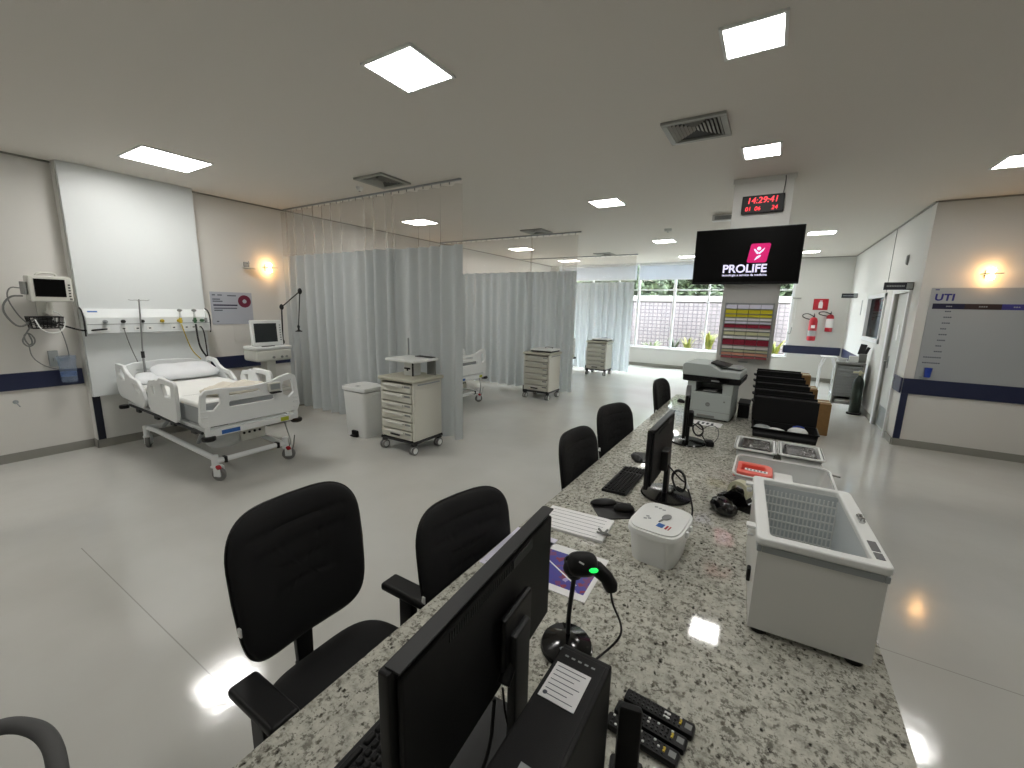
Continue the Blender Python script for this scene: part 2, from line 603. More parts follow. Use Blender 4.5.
    def build(self, name, m=None, parent=None, smooth=True, label=None, loc=None, rot=None, angle=40):
        me = bpy.data.meshes.new(name)
        self.bm.normal_update()
        for e in self.bm.edges:
            if len(e.link_faces) == 2:
                e.smooth = e.calc_face_angle(0) < math.radians(angle)
        for f in self.bm.faces:
            f.smooth = smooth
        self.bm.to_mesh(me)
        self.bm.free()
        ms = self.mats if self.mats else [M[m] if isinstance(m, str) else m]
        for x in ms:
            me.materials.append(x)
        o = bpy.data.objects.new(name, me)
        COL.objects.link(o)
        if angle < 60 and smooth:
            wn = o.modifiers.new('weighted_normals', 'WEIGHTED_NORMAL')
            wn.keep_sharp = True
            wn.weight = 80
        if parent is not None:
            o.parent = parent
        if loc is not None:
            o.location = loc
        if rot is not None:
            o.rotation_euler = rot
        if label:
            o['label'] = label
        return o


def tag(o, label, cat, group=None, kind=None):
    o['label'] = label
    o['category'] = cat
    if group:
        o['group'] = group
    if kind:
        o['kind'] = kind
    return o

def thing(name, label, cat, loc=(0, 0, 0), rz=0.0, group=None):
    o = bpy.data.objects.new(name, None)
    o.empty_display_size = 0.1
    COL.objects.link(o)
    o.location = loc
    o.rotation_euler = (0, 0, rz)
    return tag(o, label, cat, group)

def copy_tree(o, parent=None):
    c = o.copy()
    COL.objects.link(c)
    if parent is not None:
        c.parent = parent
    for ch in list(o.children):
        copy_tree(ch, c)
    return c

def again(o, label, loc, rz=0.0):
    c = copy_tree(o)
    c.location = loc
    c.rotation_euler = (0, 0, rz)
    c['label'] = label
    return c

def struct(name, mb, m=None, smooth=False):
    o = mb.build(name, m, None, smooth)
    o['kind'] = 'structure'
    return o

def Rz(a): return Matrix.Rotation(a, 4, 'Z')
def Ry(a): return Matrix.Rotation(a, 4, 'Y')
def Rx(a): return Matrix.Rotation(a, 4, 'X')
def Tr(*a): return Matrix.Translation(Vector(a))

def basis(o, x, y, z):
    """matrix mapping local XYZ to the given axes, origin o"""
    m = Matrix((Vector(x), Vector(y), Vector(z))).transposed().to_4x4()
    m.translation = Vector(o)
    return m

def rpoly(pts, rad, n=6):
    """polygon with rounded corners; rad a number or list"""
    out = []
    N = len(pts)
    for i, p in enumerate(pts):
        p = Vector(p).to_2d() if len(p) > 2 else Vector(p)
        a = Vector(pts[i - 1][:2]); b = Vector(pts[(i + 1) % N][:2])
        r = rad[i] if isinstance(rad, (list, tuple)) else rad
        d1 = (a - p); d2 = (b - p)
        if r <= 0:
            out.append((p.x, p.y)); continue
        l1, l2 = d1.length, d2.length
        d1.normalize(); d2.normalize()
        ang = d1.angle(d2)
        t = min(r / max(1e-4, math.tan(ang / 2)), l1 * 0.49, l2 * 0.49)
        s = p + d1 * t; e = p + d2 * t
        for k in range(n + 1):
            q = k / n
            v = s * (1 - q) ** 2 + p * 2 * q * (1 - q) + e * q ** 2
            out.append((v.x, v.y))
    return out

def rrect(x0, x1, y0, y1, r, n=6):
    return rpoly([(x0, y0), (x1, y0), (x1, y1), (x0, y1)], r, n)

def superell(w, h, p=4.0, taper=0.0):
    def fn(a):
        c, s = math.cos(a), math.sin(a)
        x = w * math.copysign(abs(c) ** (2 / p), c)
        y = h * math.copysign(abs(s) ** (2 / p), s)
        return x * (1 + taper * y / h), y
    return fn

# ------------------------------------------------------------------ the setting
XL, XR, XC = -6.917, 5.2, 1.63        # left wall, far right wall, corridor wall
YB, YU, YW = -4.0, 7.68, 13.8         # wall behind, board wall, window wall

struct('floor', MB().b2p(XL - .2, XR + .2, YB - .2, YW + .2, -0.12, 0), 'floor')
struct('ceiling', MB().b2p(XL - .2, XR + .2, YB - .2, YW + .2, CEIL, CEIL + 0.12), 'ceiling')
struct('wall_left', MB().b2p(XL - .2, XL, YB - .2, YW + .2, 0, CEIL), 'cream')
struct('wall_rear', MB().b2p(XL, XR, YB - .2, YB, 0, CEIL), 'wall')
struct('wall_right', MB().b2p(XR, XR + .2, YB - .2, YU, 0, CEIL), 'wall')
w = MB().b2p(XC, XR + .2, YU, YU + .18, 0, CEIL)
struct('wall_board', w, 'cream')
w = MB()
D0, D1, DH = 8.14, 8.95, 2.13          # door opening along the corridor
W0, W1, WZ0, WZ1 = 9.62, 11.2, 1.30, 2.18
w.b2p(XC, XC + .18, YU + .18, D0, 0, CEIL)
w.b2p(XC, XC + .18, D0, D1, DH, CEIL)
w.b2p(XC, XC + .18, D1, W0, 0, CEIL)
w.b2p(XC, XC + .18, W0, W1, 0, WZ0)
w.b2p(XC, XC + .18, W0, W1, WZ1, CEIL)
w.b2p(XC, XC + .18, W1, YW, 0, CEIL)
struct('wall_corridor', w, 'wall')
WX0, WX1, WSILL = -6.6, 0.44, 0.60
w = MB()
w.b2p(XL, WX1, YW, YW + .2, 0, WSILL)
w.b2p(XL, WX0, YW, YW + .2, WSILL, CEIL)
w.b2p(WX1, XC + .2, YW, YW + .2, 0, CEIL)
struct('wall_window', w, 'wall')
# skirting
def skirt(name, x0, x1, y0, y1):
    struct(name, MB().b2p(x0, x1, y0, y1, 0.001, 0.10), 'basegrey')
skirt('baseboard_left', XL + .001, XL + .014, YB, YW)
skirt('baseboard_board', XC + .001, XR, YU - .014, YU - .001)
skirt('baseboard_window', XL, XC, YW - .014, YW - .001)
skirt('baseboard_corridor', XC - .014, XC - .001, YU, D0 - .06)
skirt('baseboard_corridor.001', XC - .014, XC - .001, D1 + .16, YW)
# grey strips under the ceiling, a shadow gap's dark line put in as colour
w = MB()
w.b2p(XL + .001, XL + .02, YB, YW, CEIL - .018, CEIL - .001)
w.b2p(XC, XR, YU - .02, YU - .001, CEIL - .018, CEIL - .001)
w.b2p(XC - .02, XC - .001, YU, YW, CEIL - .018, CEIL - .001)
w.b2p(WX1, XC, YW - .02, YW - .001, CEIL - .018, CEIL - .001)
struct('trim_1', w, 'basegrey')
# corridor wall joint above the door
struct('trim_2', MB().b2p(XC - .006, XC - .001, 9.72, 9.735, DH + .07, CEIL - .02), 'midgrey')
# bed-head pilaster with its laminate panel
PX = -6.80
struct('wall_pilaster', MB().b2p(XL, PX, 1.52, 2.79, 0, CEIL), 'wall')
struct('wall_headpanel', MB().b2p(PX, PX + .045, 1.53, 2.79, 0.635, CEIL - .001, 0.004), 'laminate')
struct('baseboard_pilaster', MB().b2p(PX, PX + .012, 1.51, 2.79, 0.001, 0.10).b2p(XL, PX + .012, 1.508, 1.52, 0.001, 0.10), 'basegrey')
struct('trim_3', MB().b2p(PX, PX + .012, 1.525, 1.595, 0.101, 0.634), 'navyblack')

# wall bumpers
def bumper(name, m, *b):
    struct(name, MB().b2p(*b, 0.006), m)
bumper('trim_4', 'navy', XL + .001, XL + .025, YB, 1.505, 0.79, 0.975)
bumper('trim_5', 'navy', XL + .001, XL + .025, 2.80, YW - .05, 0.79, 0.975)
bumper('trim_6', 'navy', XC + .001, XR, YU - .025, YU - .001, 0.745, 0.955)
bumper('trim_7', 'navy', XC + .0, XC + .075, YU - .024, YU - .001, 0.101, 0.744)
bumper('trim_8', 'navy', XC - .024, XC - .001, YU + .0, D0 - .07, 0.745, 0.955)
bumper('trim_9', 'navy', 0.33, XC - .03, YW - .026, YW - .001, 0.72, 0.93)
bumper('trim_10', 'navy', XC - .024, XC - .001, W1 + .1, YW - .2, 0.72, 0.93)

# doors in the corridor wall
w = MB()
for (y0, y1) in ((D0 - .06, D0), (D1, D1 + .12)):
    w.b2p(XC - .03, XC + .02, y0, y1, 0, DH + .06, .004)
w.b2p(XC - .03, XC + .02, D0, D1, DH, DH + .06, .004)
fr = struct('door_1', w, 'alu')
w = MB().b2p(XC + .03, XC + .07, D0, D1, 0.01, DH, .003)
leaf = w.build('door_leaf', 'door', fr)
MB().b2p(XC + .026, XC + .03, D0 + .04, D1 - .04, 0.04, 0.36).build('kick_plate', 'steel', leaf)
w = MB().b2p(XC + .018, XC + .03, D1 - .11, D1 - .06, .96, 1.16, .003)
w.tube([(XC + .03, D1 - .085, 1.08), (XC - .012, D1 - .085, 1.08), (XC - .012, D1 - .21, 1.08)], .009, 8)
w.build('handle', 'steel', leaf)
MB().b2p(XC + .024, XC + .03, D0 + .42, D0 + .52, 1.42, 1.66).build('notice', 'paper', leaf)
# corridor window
w = MB()
t = .07
w.b2p(XC - .025, XC + .10, W0, W0 + t, WZ0, WZ1, .004).b2p(XC - .025, XC + .10, W1 - t, W1, WZ0, WZ1, .004)
w.b2p(XC - .025, XC + .10, W0, W1, WZ1 - t, WZ1, .004).b2p(XC - .025, XC + .10, W0, W1, WZ0, WZ0 + t, .004)
cw = struct('window_2', w, 'alu')
MB().b2p(XC + .03, XC + .036, W0 + t, W1 - t, WZ0 + t, WZ1 - t).build('pane', 'glassdark', cw)
struct('wall_office', MB().b2p(XC + 1.6, XC + 1.7, D0 - .3, YW, 0, CEIL), 'wall')

# main window: frame, mullions, panes, roller blinds
w = MB()
w.b2p(WX0, WX1, YW + .06, YW + .12, WSILL, WSILL + .05, .005).b2p(WX0, WX1, YW + .06, YW + .12, CEIL - .05, CEIL, .005)
mull = [(-6.6, .06), (-5.35, .05), (-4.45, .05), (-3.80, .07), (-2.70, .07), (-1.72, .05), (-.62, .05), (.38, .06)]
for x, b in mull:
    w.b2p(x, x + b, YW + .05, YW + .13, WSILL, CEIL, .005)
w.b2p(WX0, WX1, YW + .065, YW + .115, 2.40, 2.44, .004)
win = struct('window_1', w, 'alu')
for (a, b), (c, _) in zip(mull, mull[1:]):
    MB().b2p(a + b, c, YW + .085, YW + .091, WSILL + .05, CEIL - .05).build('pane', 'glass', win)
struct('trim_11', MB().b2p(WX0, WX1, YW - .03, YW + .06, WSILL - .03, WSILL + .002, .006), 'wall')
for k, (x0, x1) in enumerate(((-6.55, -3.83), (-3.74, -1.74), (-1.66, .40))):
    b = thing('roller_blind', ['white roller blind over window seen through the sheer curtain top',
                               'white roller blind pulled partly down over window between curtain and hanging screen',
                               'white roller blind over window behind the column and hanging screen'][k], 'blind', ((x0 + x1) / 2, YW - .05, CEIL - .06), group='window roller blinds')
    h = (x1 - x0) / 2
    MB().cyl((-h, 0, 0), (h, 0, 0), .035, seg=16).build('roller_tube', 'alu', b)
    MB().b2p(-h + .01, h - .01, .030, .034, -.44, 0).build('blind_cloth', 'blind', b)
    MB().b2p(-h + .01, h - .01, .022, .042, -.465, -.44, .005).build('bottom_bar', 'alu', b)

# ------------------------------------------------------------------ outside
struct('ground_garden', MB().b2p(-30, 20, YW + .2, 60, -.05, .25), 'soil')
o = struct('wall_garden', MB().b2p(-22, 16, 17.0, 17.25, -.05, 2.12), 'blocks')
struct('trim_12', MB().b2p(-22, 16, 16.95, 17.3, 2.12, 2.34, .02), 'coping')

def leaf_cloud(mb, c, r, n, size, flat=1.0, seed=1):
    rnd = random.Random(seed)
    c = Vector(c)
    for _ in range(n):
        v = Vector((rnd.gauss(0, 1), rnd.gauss(0, 1), rnd.gauss(0, 1)))
        v.normalize()
        v *= rnd.uniform(.45, 1.0)
        p = c + Vector((v.x * r[0], v.y * r[1], v.z * r[2]))
        s = size * rnd.uniform(.6, 1.3)
        d = Vector((rnd.uniform(-1, 1), rnd.uniform(-1, 1), rnd.uniform(-.8, .5))).normalized()
        q = d.orthogonal().normalized()
        bm = mb.bm
        a = [p - d * s * .5, p + q * s * .22, p + d * s * .5, p - q * s * .22]
        f = bm.faces.new([bm.verts.new(k) for k in a])
        f.material_index = mb.mi

TREES = [(-6.6, 20.4, 2.9, 2.3, 'dense green tree beyond the garden wall behind far curtain top'),
         (-3.4, 24.6, 3.4, 2.7, 'dense green tree beyond the garden wall between curtain and thick mullion'),
         (-.3, 20.4, 2.9, 2.2, 'dense green tree beyond the garden wall behind hanging screen'),
         (2.9, 24.6, 3.4, 2.5, 'dense green tree beyond the garden wall at window end beside column')]
for k, (x, y, z, r, lab) in enumerate(TREES):
    t = thing('garden_tree', lab, 'tree', (x, y, -.05), group='trees beyond the garden wall')
    MB().cyl((0, 0, 0), (.15, 0, z - 1.2), .16, .09, 10).build('trunk', 'bark', t)
    m = MB().use('leafa')
    leaf_cloud(m, (0, 0, z), (r, r * .7, 2.2), 9000, .36, seed=k + 3)
    m.build('crown', None, t, smooth=False)

def strap_plant(name, label, loc, n, h, spread, mname, seed, group=None):
    rnd = random.Random(seed)
    t = thing(name, label, 'plant', loc, group=group)
    m = MB().use(mname)
    for i in range(n):
        a = rnd.uniform(0, 2 * PI)
        hh = h * rnd.uniform(.6, 1.1)
        sp = spread * rnd.uniform(.4, 1.1)
        wd_ = .035 * rnd.uniform(.8, 1.5)
        prev = None
        side = Vector((-math.sin(a), math.cos(a), 0))
        for k in range(7):
            q = k / 6
            p = Vector((math.cos(a) * sp * q ** 1.3, math.sin(a) * sp * q ** 1.3, hh * (q - .35 * q ** 3)))
            ww = wd_ * (1 - q ** 2) + .002
            v = (m.bm.verts.new(p - side * ww), m.bm.verts.new(p + side * ww))
            if prev:
                f = m.bm.faces.new((prev[0], prev[1], v[1], v[0])); f.material_index = m.mi
            prev = v
    m.build('foliage', None, t)
    MB().cyl((0, 0, 0), (0, 0, .18), .04, .03, 8).build('stem', 'bark', t)
    return t
PL = [(-4.6, 15.0, 16, .8, .5, 'leafc', 'pale strappy garden plant low at the window behind curtain'),
      (-3.5, 15.1, 22, .75, .5, 'leafc', 'pale grey-green garden plant next to the curtain edge'),
      (-2.9, 15.75, 24, .9, .36, 'leafa', 'dark green garden plant left of the thick window mullion'),
      (-2.35, 15.2, 26, .95, .36, 'leafb', 'yellow-green garden plant right of the thick window mullion'),
      (-1.75, 15.75, 34, 1.25, .36, 'leafb', 'tall yellow garden plant by the thin window mullion'),
      (-1.2, 15.1, 26, .85, .36, 'leafa', 'dark green garden plant between thin mullion and column'),
      (-.6, 15.75, 26, 1.0, .36, 'leafb', 'yellow-green garden plant left of the column'),
      (.15, 15.4, 26, 1.1, .5, 'leafb', 'yellow-green garden plant right of the column')]
for k, (x, y, n, h, s, mt, lab) in enumerate(PL):
    strap_plant('garden_plant', lab, (x, y, .25), n, h, s, mt, k + 20, 'garden plants outside the window')

# ------------------------------------------------------------------ column
struct('wall_column', MB().b2p(-.53, .035, 5.573, 5.98, 0, CEIL).b2p(-.545, .05, 5.558, 5.575, CEIL - .05, CEIL - .001), 'wall')

# ------------------------------------------------------------------ ceiling lights and vents
def lamp(label, x, y, sx, sy):
    t = thing('ceiling_light', label, 'ceiling light', (x, y, CEIL), group='square ceiling light panels')
    f = .018
    w = MB()
    w.b2p(-sx / 2 - f, sx / 2 + f, -sy / 2 - f, -sy / 2, -.012, 0).b2p(-sx / 2 - f, sx / 2 + f, sy / 2, sy / 2 + f, -.012, 0)
    w.b2p(-sx / 2 - f, -sx / 2, -sy / 2, sy / 2, -.012, 0).b2p(sx / 2, sx / 2 + f, -sy / 2, sy / 2, -.012, 0)
    w.build('frame', 'white', t)
    MB().b2p(-sx / 2, sx / 2, -sy / 2, sy / 2, -.008, -.001).build('diffuser', 'lamp', t)
lamp('lit square ceiling panel above the floor between bed and near chairs', -2.12, 2.145, .385, .37)
lamp('lit square ceiling panel nearest above the counter, beyond it a large vent', -.255, 2.815, .275, .29)
lamp('lit square ceiling panel just in front of the column', -.255, 4.69, .28, .32)
lamp('lit large ceiling panel above the hospital bed near left wall', -5.64, 2.126, .59, .59)
lamp('lit square ceiling panel above the middle of the walkway beside second curtain', -2.135, 5.91, .385, .38)
lamp('lit square ceiling panel above walkway beside third curtain', -2.15, 9.61, .40, .36)
lamp('lit square ceiling panel close to the window blinds', -2.165, 12.54, .40, .30)
lamp('lit thin looking ceiling panel farthest along the corridor beyond the screen', .60, 12.52, .32, .30)
lamp('lit thin looking ceiling panel in corridor, next to the upper right of screen', .58, 9.71, .40, .34)
lamp('lit ceiling panel cut by picture edge near the ward board wall', 1.90, 6.05, .46, .40)
lamp('lit ceiling panel glowing through the sheer top of first curtain', -5.55, 5.80, .50, .40)
lamp('lit ceiling panel glowing through the sheer top of second curtain', -5.64, 9.53, .52, .40)
lamp('lit ceiling panel glowing through the sheer top of third curtain', -5.60, 12.40, .60, .40)
lamp('ceiling panel straight above the near counter end, overhead', -.255, .94, .28, .30)
lamp('ceiling panel over the rear of the room behind the counter', -2.12, -1.6, .385, .38)
lamp('ceiling panel over the rear corner beside left wall', -5.64, -1.6, .59, .59)
lamp('ceiling panel over the public side of the counter', 1.90, 2.1, .40, .40)

def vent(label, x, y, s=.47):
    t = thing('air_vent', label, 'vent', (x, y, CEIL), group='square ceiling air vents')
    h = s / 2
    w = MB()
    e = .045
    w.b2p(-h, h, -h, -h + e, -.022, 0, .004).b2p(-h, h, h - e, h, -.022, 0, .004)
    w.b2p(-h, -h + e, -h + e, h - e, -.022, 0, .004).b2p(h - e, h, -h + e, h - e, -.022, 0, .004)
    w.build('frame', 'ventgrey', t)
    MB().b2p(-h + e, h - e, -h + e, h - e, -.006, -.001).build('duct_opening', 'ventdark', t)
    # louvre blades, triangular banks like a three way diffuser
    q = h - e
    n = 7
    for sx in (-1, 1):
        for k in range(n):
            x0 = sx * (q - (k + .5) * q / n)
            y1 = -q + 2 * q * (1 - (k / n) * .55) * .98
            y0 = -q + (k / n) * q * .55
            w = MB().box((x0, (y0 + y1) / 2, -.016), (.022, y1 - y0, .004), rot=Ry(sx * .7))
            w.build('louvre', 'ventgrey', t)
    w = MB()
    for k in range(5):
        hw = q * (.85 - .15 * k)
        w.box((0, -q + .012 + k * .02, -.018), (hw, .022, .004), rot=Rx(.6))
    w.build('louvre', 'ventgrey', t)
vent('square grey ceiling vent nearest the counter lights', -.695, 3.905)
vent('square grey ceiling vent next to the first curtain rail', -4.15, 3.72)
vent('square grey ceiling vent beside the second curtain rail', -4.08, 7.45)
vent('square grey ceiling vent beside the third curtain rail, smallest looking', -4.03, 11.2)

def detector(label, x, y, r=.055):
    t = thing('smoke_detector', label, 'smoke detector', (x, y, CEIL), group='ceiling detectors')
    MB().lathe([(r * 1.1, 0), (r * 1.1, -.012), (r, -.018), (r * .85, -.04), (r * .4, -.05), (0, -.05)]).build('housing', 'white', t)
    MB().lathe([(r * .3, -.05), (r * .28, -.056), (0, -.057)], seg=12).build('sensor', 'midgrey', t)
detector('small round ceiling detector beside the first curtain rail', -4.64, 3.78, .04)
detector('small round ceiling detector in open ceiling left of the screen', -1.80, 8.25, .06)
t = thing('emergency_light', 'small white emergency light on ceiling left of column', 'emergency light', (-.80, 7.42, CEIL))
MB().b2p(-.17, .17, -.06, .06, -.09, 0, .012).build('housing', 'white', t)
MB().b2p(-.13, .13, -.064, -.060, -.075, -.02).build('lens', 'silver', t)

# ------------------------------------------------------------------ curtains on ceiling rails
def curtain(name, label, x0, x1, y, waves, seed, zs=2.52, z0=0.09, group='ward privacy curtains', amp=.07):
    t = thing(name, label, 'curtain', ((x0 + x1) / 2, y, 0), group=group)
    L = (x1 - x0)
    rnd = random.Random(seed)
    ph = [rnd.uniform(-.9, .9) for _ in range(64)]
    am = [rnd.uniform(.65, 1.25) for _ in range(64)]
    def wave(u):
        k = u * waves
        i = int(k) % 60
        f = k - int(k)
        a = am[i] * (1 - f) + am[i + 1] * f
        p = ph[i] * (1 - f) + ph[i + 1] * f
        return amp * a * math.sin(2 * PI * k + p)
    def pt(u, z):
        q = (CEIL - z) / CEIL
        sw = .55 + .45 * min(1, q * 2.2)
        return (-L / 2 + L * u + .012 * math.sin(19 * u + seed), wave(u) * sw, z)
    n = int(waves * 12)
    zt = CEIL - .05
    MB().grid(n, 6, lambda u, v: pt(u, zs + (zt - zs) * v)).build('mesh_top', 'curtainmesh', t, angle=80)
    MB().grid(n, 10, lambda u, v: pt(u, z0 + (zs - z0) * v)).build('cloth', 'curtain', t, angle=80)
    return t
def rail(label, x0, x1, y):
    t = thing('curtain_rail', label, 'curtain rail', ((x0 + x1) / 2, y, CEIL), group='ceiling curtain rails')
    h = (x1 - x0) / 2
    MB().b2p(-h, h, -.014, .014, -.022, 0, .003).build('track', 'silver', t)
    for k in range(int((x1 - x0) / .14)):
        MB().cyl((-h + .07 + k * .14, 0, -.05), (-h + .07 + k * .14, 0, -.02), .006, seg=6).build('glider', 'midgrey', t)
rail('ceiling rail carrying the nearest pair of curtains', -6.85, -3.25, 4.08)
rail('ceiling rail carrying the second curtain, behind the nearest pair', -6.85, -3.30, 7.82)
rail('ceiling rail carrying the curtain closest to the window', -6.85, -3.22, 11.52)
curtain('privacy_curtain', 'grey curtain from left wall, behind the white pedal bin', -6.86, -4.36, 4.05, 11, 1)
curtain('privacy_curtain', 'grey curtain end panel behind the drawer trolley with raised shelf', -4.48, -3.27, 4.11, 6, 2, amp=.055)
curtain('privacy_curtain', 'grey curtain from left wall behind the second bed footboard', -6.86, -4.35, 7.81, 11, 3)
curtain('privacy_curtain', 'grey curtain end panel behind the second drawer trolley', -4.40, -3.37, 7.85, 6, 4, amp=.055)
curtain('privacy_curtain', 'pale grey curtain closest to the window, behind third trolley', -5.4, -3.24, 11.52, 11, 5)

# ------------------------------------------------------------------ hospital bed (head at -X)
def caster(parent, x, y, zt, ang, pedal=None, r=.070):
    f = MB()
    f.cyl((x, y, .15), (x, y, zt + .03), .032, seg=16)
    ox = .03 * math.cos(ang); oy = .03 * math.sin(ang)
    for s in (-1, 1):
        f.box((x + ox - s * .03 * math.sin(ang), y + oy + s * .03 * math.cos(ang), .10), (.07, .012, .10), .01, rot=Rz(ang))
    f.box((x + ox * .4, y + oy * .4, .15), (.09, .075, .03), .012, rot=Rz(ang))
    c = f.build('caster', 'bedwhite', parent)
    ax = Vector((-math.sin(ang), math.cos(ang), 0))
    cc = Vector((x + ox, y + oy, r))
    w = MB()
    prof = [(r * .55, -.017), (r * .92, -.018), (r, -.010), (r, .010), (r * .92, .018), (r * .55, .017), (r * .55, -.017)]
    w.lathe(prof, cc, 24, ax.to_track_quat('Z', 'Y').to_matrix().to_4x4())
    w.build('tyre', 'tyre', c)
    MB().cyl(cc - ax * .014, cc + ax * .014, r * .56, seg=20).build('hub', 'silver', c)
    if pedal:
        MB().box((x + .06, y, .150), (.05, .045, .030), .012, rot=Ry(.5)).build('brake_pedal', pedal, c)

def make_bed(label, loc, group):
    t = thing('hospital_bed', label, 'bed', loc, group=group)
    # local: x from -1.05 (head) to 1.13 (foot), y 0 = centre line
    w = MB()
    for s in (-1, 1):
        w.tube([(-.74, s * .345, .25), (-.48, s * .34, .26), (.93, s * .33, .205), (1.0, s * .33, .20)], .028, 10)
    w.cyl((1.0, -.345, .20), (1.0, .345, .20), .028, seg=12)
    w.cyl((-.74, -.36, .25), (-.74, .36, .25), .028, seg=12)
    w.build('base_frame', 'bedwhite', t)
    w = MB()
    for s in (-1, 1):
        w.box((1.0, s * .27, .20), (.065, .03, .065), .006)
    w.build('frame_cap', 'black', t)
    caster(t, 1.0, -.36, .235, .5, 'red'); caster(t, 1.0, .36, .235, .9, 'red')
    caster(t, -.72, -.36, .25, 2.6, None, .08); caster(t, -.72, .36, .25, 2.4, None, .08)
    # lifting mechanism and actuator
    w = MB()
    for xa, za, xb in ((-.55, .27, -.15), (.35, .24, .62)):
        w = MB()
        for s in (-1, 1):
            w.tube([(xa, s * .24, za), (xb, s * .26, .50)], .02, 8)
        w.cyl((xb, -.30, .50), (xb, .30, .50), .02)
        w.build('lift_arm', 'silver', t)
    w = MB().cyl((-.1, 0, .33), (.45, 0, .40), .035).box((-.12, 0, .33), (.18, .10, .10), .02)
    w.build('actuator', 'darkgrey', t)
    MB().box((.80, .10, .36), (.12, .26, .14), .02).build('control_box', 'offwhite', t)
    w = MB()
    for k in range(4):
        w.cyl((.858, -.0 + k * .055, .385), (.866, -.0 + k * .055, .385), .014, seg=10)
    w.build('sockets', 'black', t)
    # deck
    w = MB()
    for s in (-1, 1):
        w.b2p(-.98, 1.05, s * .40 - .02, s * .40 + .02, .50, .56, .006)
    for k in range(9):
        w.b2p(-.95 + k * .24, -.89 + k * .24, -.38, .38, .515, .545)
    w.b2p(-.98, -.93, -.42, .42, .50, .56, .006)
    w.build('deck_frame', 'bedwhite', t)
    w = MB().tube([(-.85, -.44, .535), (1.0, -.44, .515)], .014, 8).tube([(-.85, .44, .535), (1.0, .44, .515)], .014, 8)
    for x in (-.62, -.1, .32, .8):
        for s in (-1, 1):
            w.box((x, s * .43, .50), (.10, .03, .05), .008)
    w.build('rail_mounts', 'darkgrey', t)
    # foot bar with rubber bumpers and labels
    MB().b2p(1.065, 1.115, -.44, .47, .485, .548, .008).build('foot_bar', 'bedwhite', t)
    MB().b2p(1.1155, 1.117, -.32, -.15, .497, .537).build('maker_plate', 'labelblue', t, label='blue label plate')
    MB().b2p(1.1155, 1.117, .27, .36, .495, .54).build('instruction_label', 'limegreen', t, label='lime green label')
    for s, y in ((-1, -.43), (1, .455)):
        MB().lathe([(0, -.022), (.05, -.022), (.06, -.012), (.06, .012), (.05, .022), (0, .022)], (1.10, y, .475), 20).build('corner_bumper', 'black', t)
        MB().cyl((1.09, y, .49), (1.09, y, .60), .026, seg=12).build('bumper_post', 'bedwhite', t)
    MB().lathe([(0, -.02), (.045, -.02), (.05, 0), (.045, .02), (0, .02)], (-.98, -.46, .50), 16).build('corner_bumper', 'black', t)
    MB().tube([(1.06, .33, .5), (1.08, .35, .38), (1.05, .40, .22), (1.03, .38, .14), (1.07, .41, .12), (1.10, .42, .3)], .007, 6, 2).build('power_cord', 'midgrey', t)
    # mattress
    MB().box((-.02, 0, .68), (1.96, .84, .24), .05, seg=4).build('mattress', 'vinyl', t)
    MB().box((-.03, 0, .772), (1.95, .848, .062), .028, seg=4).build('sheet', 'sheet', t)
    w = MB().tube([(.45, -.425, .76), (.45, -.37, .800), (.46, .2, .801), (.45, .37, .800), (.45, .425, .76)], .004, 6)
    w.build('sheet_hem', 'midgrey', t)
    # footboard: local panel coords (y, z)
    def Pm(x, tilt=0.0): return basis((x, 0, 0), (0, 1, 0), (tilt, 0, 1), (1, 0, -tilt))
    out = rpoly([(-.46, .595), (.47, .595), (.495, .66), (.48, .86), (.47, .985), (.40, 1.01), (.30, .985), (.20, .945), (0, .925), (-.2, .935), (-.29, .945), (-.42, .94), (-.455, .90), (-.47, .80), (-.485, .64)],
                [.02, .02, .05, .1, .05, .03, .06, .08, .3, .1, .08, .04, .03, .1, .05], 6)
    holes = [rpoly([(-.425, .915), (-.30, .915), (-.285, .85), (-.295, .80), (-.36, .735), (-.44, .745)], .025),
             rpoly([(.435, .965), (.33, .945), (.305, .90), (.315, .79), (.385, .745), (.455, .80)], .025),
             rrect(-.235, .235, .745, .822, .036),
             rrect(-.225, .09, .858, .910, .022)]
    w = MB().holed(out, holes, .042, Pm(1.09), .010)
    for s, yy in ((-1, -.452), (1, .458)):
        for k in range(3):
            w.box((1.112, yy, .635 + k * .055), (.012, .06, .016), .005)
    w.build('footboard', 'bedwhite', t)
    # headboard
    out = rpoly([(-.44, .60), (.44, .60), (.47, .80), (.45, .96), (.30, 1.01), (0, 1.025), (-.30, 1.01), (-.45, .96), (-.47, .80)],
                [.03, .03, .1, .08, .15, .3, .15, .08, .1], 6)
    MB().holed(out, [rrect(-.30, -.10, .90, .94, .018), rrect(.10, .30, .90, .94, .018)], .042, Pm(-1.03), .012).build('headboard', 'bedwhite', t)
    # side rails, panel coords (x, z)
    head = rpoly([(-.98, .72), (-.93, .655), (-.30, .60), (-.24, .62), (-.20, .68), (-.24, .79), (-.37, .885), (-.55, .905), (-.66, .95), (-.74, 1.02), (-.95, 1.03), (-.985, .99)],
                 [.04, .05, .04, .03, .06, .08, .08, .06, .06, .05, .03, .03], 6)
    hh = [rpoly([(-.93, .99), (-.79, .985), (-.70, .925), (-.72, .84), (-.83, .85), (-.93, .92)], .025),
          rpoly([(-.52, .86), (-.40, .855), (-.30, .775), (-.33, .74), (-.44, .785)], .018)]
    foot = rpoly([(-.10, .66), (-.04, .595), (.55, .565), (.60, .60), (.615, .93), (.58, .975), (.26, .985), (.20, .95), (.14, .955), (.09, .94), (-.02, .93), (-.07, .86)],
                 [.05, .04, .03, .03, .05, .04, .04, .03, .02, .03, .05, .05], 6)
    fh = [rpoly([(.27, .945), (.53, .935), (.52, .80), (.35, .795)], .03), rpoly([(.0, .895), (.11, .905), (.11, .79), (.05, .79)], .02)]
